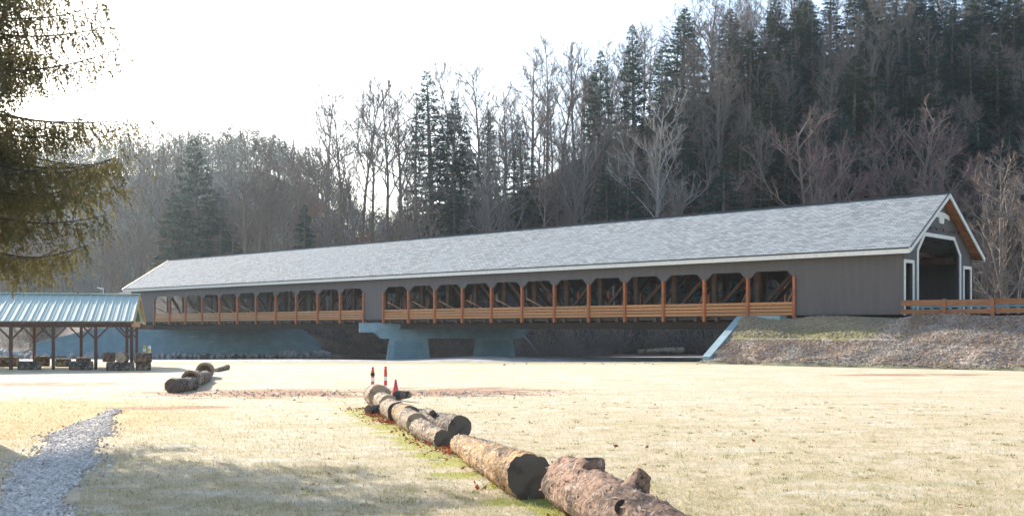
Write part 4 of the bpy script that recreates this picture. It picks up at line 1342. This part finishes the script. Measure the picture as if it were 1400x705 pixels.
while count < 235 and tries < 9000:
    tries += 1
    D = 143 + 95 * r_.random() ** 1.1
    px = r_.uniform(-60, 1470)
    X = (px - 700) / F * D
    yc = float(np.interp(X, HX, YC))
    if D > yc + (14 if px > 420 else 45): continue
    if any((X - a) ** 2 + (D - b) ** 2 < 7.0 for a, b in placed): continue
    t_, w_ = tw(X, D)
    if -14 < w_ < 22 and t_ < 150: continue
    if w_ < 0 and D < 150: continue
    z = hz(X, D)
    u = r_.random()
    low = (D - 140) / (yc - 140) < .45
    if low and px > 950 and u < .5: key, H = r_.choice(['red0', 'red1']), r_.uniform(11, 17)
    elif u < .15: key, H = 'multi', r_.uniform(13, 20)
    elif u < .24 and low: key, H = r_.choice(['pale0', 'pale1']), r_.uniform(14, 21)
    elif u > .95 and px > 700: key, H = r_.choice(['con0', 'con1']), r_.uniform(8, 15)
    else: key, H = r_.choice(['tall0', 'tall1', 'tall2', 'tall3']), r_.uniform(14, 21)
    if px < 420: H = min(H, 16)
    plant(key, X, D, H, None, r_.uniform(.75, 1.1))
    count += 1
tries = count = 0
while count < 60 and tries < 9000:
    tries += 1
    px = r_.uniform(900, 1470)
    D = r_.uniform(160, 232)
    X = (px - 700) / F * D
    yc = float(np.interp(X, HX, YC))
    if D > yc + 8 or D < 150 + (1400 - px) * .02: continue
    if any((X - a) ** 2 + (D - b) ** 2 < 6.0 for a, b in placed): continue
    plant(r_.choice(['con0', 'con1', 'con1', 'con2', 'con2']), X, D, r_.uniform(11, 19), None, r_.uniform(1.0, 1.45))
    count += 1
# brownish trees just past the road, behind the portal
for px, D, yt, k, w in ((1378, 108, 205, 'multi', 1.2), (1352, 122, 240, 'multi', 1.0), (1425, 104, 180, 'tall2', 1.2)):
    p = at(px, D)
    plant(k, p.x, D, EYE + (450 - yt) / F * D + 1.5, ('brown bare many stemmed tree close behind the road fence' if px == 1378 else 'brown bare tree between the portal and the road fence') if k == 'multi' else 'tall bare tree close behind the road fence', w, z=-1.5)
# an orange leaved beech sapling or two
for px, D, yt, H in ((498, 148, 312, 3.6), (434, 158, 272, 2.6)):
    p = at(px, D)
    z = hz(p.x, D)
    H = max(3.0, EYE + (450 - yt) / F * D - z)
    T, C = MB(), MB()
    rr2 = random.Random(px)
    T.tube([(0, 0, -.3), (.1, 0, H * .6), (.05, .1, H)], [.07, .04, .015], 6, cap=False)
    for i in range(170):
        th, u, v = rr2.uniform(0, 6.28), rr2.random() ** .5, rr2.uniform(max(.3, 1 - 2.6 / H), 1.0)
        c = Vector((math.cos(th) * u * 1.3, math.sin(th) * u * 1.3, v * H * .97))
        a1 = Vector((rr2.gauss(0, 1), rr2.gauss(0, 1), rr2.gauss(0, 1))).normalized() * .14
        b1 = a1.cross(Vector((rr2.gauss(0, 1), rr2.gauss(0, 1), rr2.gauss(0, 1)))).normalized() * .08
        C.add([c - a1, c + b1, c + a1, c - b1], [(0, 1, 2, 3)])
    root = link('beech_sapling', None, None, (p.x, D, z))
    tag(root, 'small sapling holding orange leaves ' + ('just above the bridge roof' if px == 498 else 'among bare ridge trees'), 'tree')
    link('trunk', T.raw('trunk', M['bark_grey'], True), root)
    link('crown', C.raw('crown', M['orange_leaf']), root)

# undergrowth: bushy dry stems over banks and slope (too many to count)
r_ = random.Random(5)
sh = MB()
for i in range(26):
    az, el = r_.uniform(0, 6.28), r_.uniform(.6, 1.5)
    d = Vector((math.cos(az) * math.cos(el), math.sin(az) * math.cos(el), math.sin(el)))
    q = wander(r_, Vector((r_.gauss(0, .12), r_.gauss(0, .12), -.1)), d, r_.uniform(.6, 1.1), 3, .02, .16)
    for a, b in zip(q[:-1], q[1:]):
        s_ = d.cross(Vector((r_.gauss(0, 1), r_.gauss(0, 1), .3))).normalized() * .011
        sh.add([a - s_, a + s_, b], [(0, 1, 2)])
    for j in range(5):
        p, dd = along(q, r_.uniform(.3, .98))
        e = p + perp(r_, dd, .7) * r_.uniform(.15, .35)
        s_ = Vector((r_.gauss(0, 1), r_.gauss(0, 1), r_.gauss(0, 1))).normalized() * .008
        sh.add([p - s_, p + s_, e], [(0, 1, 2)])
def shrub_field(name, label, n, f, mat):
    pts, sc = [], []
    while len(pts) < n:
        q = f()
        if q is None: continue
        X, Y, s = q
        pts.append((X, Y, hz(X, Y))); sc.append((s, s, s * r_.uniform(.8, 1.6)))
    o = link(name, scatter(name, sh.v, sh.f, np.array(pts), rotm(rng, n, .15), np.array(sc), mat))
    tag(o, label, 'undergrowth', kind='stuff')
def f1():
    D = 138.5 + 60 * r_.random() ** 1.6
    X = r_.uniform(-70, 105)
    t_, w_ = tw(X, D)
    if -2.5 < w_ < 14.5 or (D < 141 and X < -24): return None
    return X, D, r_.uniform(1.5, 4.2)
shrub_field('hillside_undergrowth', 'tangled bare undergrowth between the hillside trees', 800, f1, M['straw_stem'])
def f2():
    X, Y = r_.uniform(-22, 60), r_.uniform(131, 141)
    if 12 < X < 25 and Y < 138.3: return None
    return X, Y, r_.uniform(.8, 2.4)
shrub_field('bank_undergrowth', 'dry brush along the far river bank', 420, f2, M['twig_brown'])
def f3():
    X = r_.uniform(-4, 60); Y = r_.uniform(132, 142)
    if 12 < X < 25 and Y < 138.3: return None
    return X, Y, r_.uniform(2.0, 4.5)
shrub_field('bank_thicket', 'taller leafless thicket on the far bank under the bridge', 70, f3, M['bark_grey'])

sp_ = MB()
for i in range(1):
    q = wander(r_, Vector((0, 0, -.1)), Vector((.05, 0, 1)), 6, 5, .05, .06)
    sp_.tube(q, [.055, .045, .036, .028, .02, .01], 3, cap=False)
    for j in range(30):
        p, d = along(q, r_.uniform(.2, 1))
        q2 = wander(r_, p, perp(r_, d, r_.uniform(.5, .9)) + Vector((0, 0, .2)), r_.uniform(.9, 2.0), 2, .06, .12)
        for a, b in zip(q2[:-1], q2[1:]):
            s_ = Vector((r_.gauss(0, 1), r_.gauss(0, 1), r_.gauss(0, .4))).normalized() * .018
            sp_.add([a - s_, a + s_, b + s_ * .5, b - s_ * .5], [(0, 1, 2), (0, 2, 3)])
        for j2 in range(5):
            p2, d2_ = along(q2, r_.uniform(.2, 1))
            e = p2 + perp(r_, d2_, .7) * r_.uniform(.4, .9)
            s_ = Vector((r_.gauss(0, 1), r_.gauss(0, 1), r_.gauss(0, .4))).normalized() * .016
            sp_.add([p2 - s_, p2 + s_, e], [(0, 1, 2)])
tri = []
for f_ in sp_.f:
    tri += [f_] if len(f_) == 3 else [(f_[0], f_[1], f_[2]), (f_[0], f_[2], f_[3])]
pts = []
while len(pts) < 520:
    D_ = 143 + 97 * r_.random() ** .75; X_ = r_.uniform(-.48, .52) * D_
    if D_ > float(np.interp(X_, HX, YC)) + 12: continue
    t_, w_ = tw(X_, D_)
    if -2.5 < w_ < 14.5: continue
    pts.append((X_, D_, hz(X_, D_)))
n = len(pts)
o = link('sapling_thicket', scatter('sapling_thicket', sp_.v, tri, np.array(pts), rotm(rng, n, .08), rng.uniform(.6, 1.7, n), M['twig_brown']))
tag(o, 'dense leafless saplings filling the woods between the hillside trees', 'saplings', kind='stuff')

# far wooded hill as one mass
r_ = random.Random(6)
cl = MB()
for i in range(70):
    th, v = r_.uniform(0, 6.28), r_.random()
    u = r_.random() ** .5 * (1 - abs(v - .45) * 1.1)
    c = Vector((math.cos(th) * u * 3.6, math.sin(th) * u * 3.6, 4 + v * 12))
    a = Vector((r_.gauss(0, 1), r_.gauss(0, 1), r_.gauss(0, 1) + .6)).normalized() * r_.uniform(.5, 1.4)
    b = a.cross(Vector((r_.gauss(0, 1), r_.gauss(0, 1), r_.gauss(0, 1)))).normalized() * .28
    cl.add([c - a, c + b, c + a], [(0, 1, 2)])
cl.add([(-.2, 0, -1), (.2, 0, -1), (0, .1, 13)], [(0, 1, 2)])
pts = []
while len(pts) < 2600:
    Y = r_.uniform(300, 520); X = r_.uniform(-330, 20)
    if -.62 < X / Y < .05: pts.append((X, Y, hz(X, Y)))
n = len(pts)
s_ = rng.uniform(.7, 1.25, n)
M['far_wood'] = leafy('distant woods', (.085, .075, .055), (.045, .062, .04), .15, .5)
o = link('distant_woods', scatter('distant_woods', cl.v, cl.f, np.array(pts), rotm(rng, n, .05), s_, M['far_wood']))
tag(o, 'hazy wooded ridge far behind the bridge', 'woods', kind='stuff')

# ------------------------------------------------------------------ big spruce beside the camera
def spruce():
    r_ = random.Random(21)
    X, Y = -13.2, 25.0
    H = 17.5
    T, B = MB(), MB()
    T.tube([(0, 0, -.3), (.02, 0, .4), (.0, .03, 5), (0, 0, 11), (0, 0, H)], [.42, .30, .22, .13, .02], 14, cap=False)
    quads = []
    prof_z = [4.2, 5.0, 5.9, 7.2, 8.9, 10.4, 13, 17.5]
    prof_r = [3.2, 4.3, 5.0, 4.7, 4.5, 3.5, 2.0, .15]
    for lv in range(180):
            z = 4.75 + 12.0 * (lv / 179.) ** 1.12 + r_.uniform(-.2, .2)
            R = float(np.interp(z, prof_z, prof_r))
            k = lv
            az = lv * 2.39996 + r_.uniform(-.3, .3)
            L = R * (r_.uniform(.6, 1.08) if r_.random() < .7 else r_.uniform(.3, .6))
            pts = []
            n = 9
            upc = r_.choice((-.2, .05, .3))
            dr = r_.uniform(.08, .36)
            for i in range(n + 1):
                f = i / n
                rr_ = L * f
                zz = z + .55 * f - dr * 2.4 * math.sin(f * 2.3) * L * .35 + upc * f ** 3 * L * .3
                wv = .12 * math.sin(f * 5 + k) * L * .2
                pts.append(Vector((math.cos(az) * rr_ - math.sin(az) * wv, math.sin(az) * rr_ + math.cos(az) * wv, zz)))
            B.tube(pts, [.032 * (1 - .85 * i / n) + .005 for i in range(n + 1)], 5, cap=False)
            nt_ = int(9 + L * 6)
            for s in range(nt_):
                g = .12 + .88 * (s + r_.random()) / nt_
                p, d = along(pts, g)
                sd = Vector((-d.y, d.x, 0)).normalized() * (1 if s % 2 else -1)
                l2 = (.25 + .55 * (1 - g) + .25 * r_.random()) * (.5 + L * .14)
                bd = (d * .6 + sd * r_.uniform(.5, 1) + Vector((0, 0, -.15))).normalized()
                q = [p, p + bd * l2 * .5 + Vector((0, 0, -.03)), p + bd * l2 + Vector((0, 0, -.18 * l2))]
                hang = [(p, d, .3)] if r_.random() < .35 else []
                # side spray with hanging branchlets
                m_ = int(2 + l2 * 5)
                for h in range(m_):
                    u = (h + r_.random()) / m_
                    b0, bdir = along(q, u)
                    hl = r_.uniform(.14, .85) * (.7 + .5 * r_.random())
                    hd = (Vector((r_.gauss(0, .28), r_.gauss(0, .28), -1)) + bdir * r_.uniform(0, .9)).normalized()
                    nn = int(4 + hl * 12)
                    for e in range(nn):
                        v = (e + r_.random()) / nn
                        c = b0 + hd * hl * v
                        a1 = (hd * r_.uniform(.4, 1) + Vector((r_.gauss(0, .5), r_.gauss(0, .5), r_.gauss(0, .35)))).normalized() * r_.uniform(.05, .10)
                        b1 = a1.cross(Vector((r_.gauss(0, 1), r_.gauss(0, 1), r_.gauss(0, 1)))).normalized() * r_.uniform(.014, .028)
                        quads.append((c - b1, c + a1 - b1 * .4, c + a1 * 1.3, c + b1))
                for h in range(int(2 + l2 * 9)):
                    c, bdir = along(q, r_.random())
                    a1 = (bdir + Vector((r_.gauss(0, .5), r_.gauss(0, .5), r_.gauss(0, .4)))).normalized() * r_.uniform(.05, .09)
                    b1 = a1.cross(Vector((r_.gauss(0, 1), r_.gauss(0, 1), r_.gauss(0, 1)))).normalized() * .018
                    quads.append((c - b1, c + a1 - b1, c + a1 * 1.3, c + b1))
    V = np.array([[tuple(p) for p in q] for q in quads])
    Fc = np.arange(len(quads) * 4).reshape(-1, 4)
    root = thing('spruce_tree', 'big spruce with drooping golden olive sprays beside the gravel path', 'tree', (X, Y, 0))
    link('trunk', T.raw('trunk', M['bark_dark'], True), root)
    link('branches', B.raw('branches', M['bark_dark']), root)
    link('crown', np_mesh('crown', V.reshape(-1, 3), Fc, M['spruce']), root)
    # hanging cones
    cv, cf = rock_base(2)
    cp = []
    for i in range(0, len(quads), max(1, len(quads) // 260)):
        cp.append(tuple(quads[i][0] + Vector((0, 0, -.06))))
    cp = np.array(cp); n = len(cp)
    o = link('cones', scatter('cones', cv, cf, cp, rotm(rng, n, .2), np.stack([np.full(n, .03), np.full(n, .03), np.full(n, .10)], -1), M['tan_wood']), root)
    o['kind'] = 'stuff'
spruce()

# ------------------------------------------------------------------ grass and leaf litter near the camera
rng = np.random.default_rng(12)
n = 120000
D = 1 / rng.uniform(1 / 60., 1 / 11.5, n)
D = np.where(rng.random(n) < .15, rng.uniform(11.5, 40, n), D)
px = rng.uniform(-.50, .50, n)
X = px * D
pc = np.interp(D, [p[1] for p in path], [p[0] for p in path])
keep = ~((np.abs(X - pc) < .62) & (D < 29))
X, D = X[keep], D[keep]
n = len(X)
bv = np.array([(-.10, 0, 0), (.10, 0, 0), (.05, .35, 1.0), (-.25, .1, 0), (-.12, -.12, 0), (-.5, -.35, .75), (.2, -.15, 0), (.3, .02, 0), (.6, -.4, .8)])
bf = np.array([(0, 1, 2), (3, 4, 5), (6, 7, 8)])
hgt = rng.uniform(.018, .05, n) * (1 + .9 * (rng.random(n) < .10))
o = link('grass', scatter('grass', bv, bf, np.stack([X, D, np.zeros(n)], -1), rotm(rng, n, .3), np.stack([hgt * .55, hgt, hgt], -1), M['blade']))
tag(o, 'short frosted grass blades of the field', 'grass', kind='stuff')
# unfrosted green tufts
n = 420
cl_x = rng.uniform(-1, 1, n)
D = rng.uniform(13, 34, n)
X = rng.uniform(-.2, .5, n) * D
X2 = np.repeat(X, 14) + rng.normal(0, .05, n * 14); D2 = np.repeat(D, 14) + rng.normal(0, .05, n * 14)
n2_ = n * 14
M['tuft'] = leafy('green grass tufts', (.23, .26, .05), (.30, .28, .08), .4)
hg = rng.uniform(.02, .06, n2_)
keep = np.repeat(rng.random(n) < .6, 14)
o = link('grass_tufts', scatter('grass_tufts', bv, bf, np.stack([X2, D2, np.zeros(n2_)], -1)[keep], rotm(rng, n2_, .4)[keep], np.stack([hg * .6, hg, hg], -1)[keep], M['tuft']))
tag(o, 'unfrosted green grass tufts dotted over the field', 'grass', kind='stuff')
# fallen leaves at the foot of the logs
n = 4200
f = rng.random(n)
cx = LOGA.x + (LOGB.x - LOGA.x) * f; cy = LOGA.y + (LOGB.y - LOGA.y) * f
off = -(.22 + np.abs(rng.normal(0, .30, n)))
clump = np.sin(f * 61) * .5 + np.sin(f * 23 + 1) * .5
keep = (rng.random(n) < .12 + .7 * (clump > .1)) & (f > .12)
X, Y = cx + off, cy + off * .3
extra = 45
X = np.concatenate([X[keep], rng.uniform(-.45, .45, extra) * 22]); Y = np.concatenate([Y[keep], rng.uniform(12, 34, extra)])
n = len(X)
s_ = rng.uniform(.03, .065, n)
o = link('fallen_leaves', scatter('fallen_leaves', leaf_v, leaf_f, np.stack([X, Y, rng.uniform(.02, .06, n)], -1), rotm(rng, n, .9), np.stack([s_, s_ * 1.1, s_], -1), M['litter']))
tag(o, 'fallen red and brown leaves along the foot of the logs', 'leaves', kind='stuff')

# ------------------------------------------------------------------ haze
mb = MB().box((-1600, -400, -6), (1600, 1600, 125))
m = bpy.data.materials.new('haze')
m.use_nodes = True
t = m.node_tree
t.nodes.remove(t.nodes['Principled BSDF'])
pv = t.nodes.new('ShaderNodeVolumePrincipled')
pv.inputs['Color'].default_value = (.72, .87, 1.0, 1)
pv.inputs['Density'].default_value = .00013
pv.inputs['Anisotropy'].default_value = .65
t.links.new(pv.outputs[0], t.nodes['Material Output'].inputs['Volume'])
o = link('haze', mb.mesh('haze', m))
tag(o, 'thin morning haze over the valley', 'haze', kind='stuff')
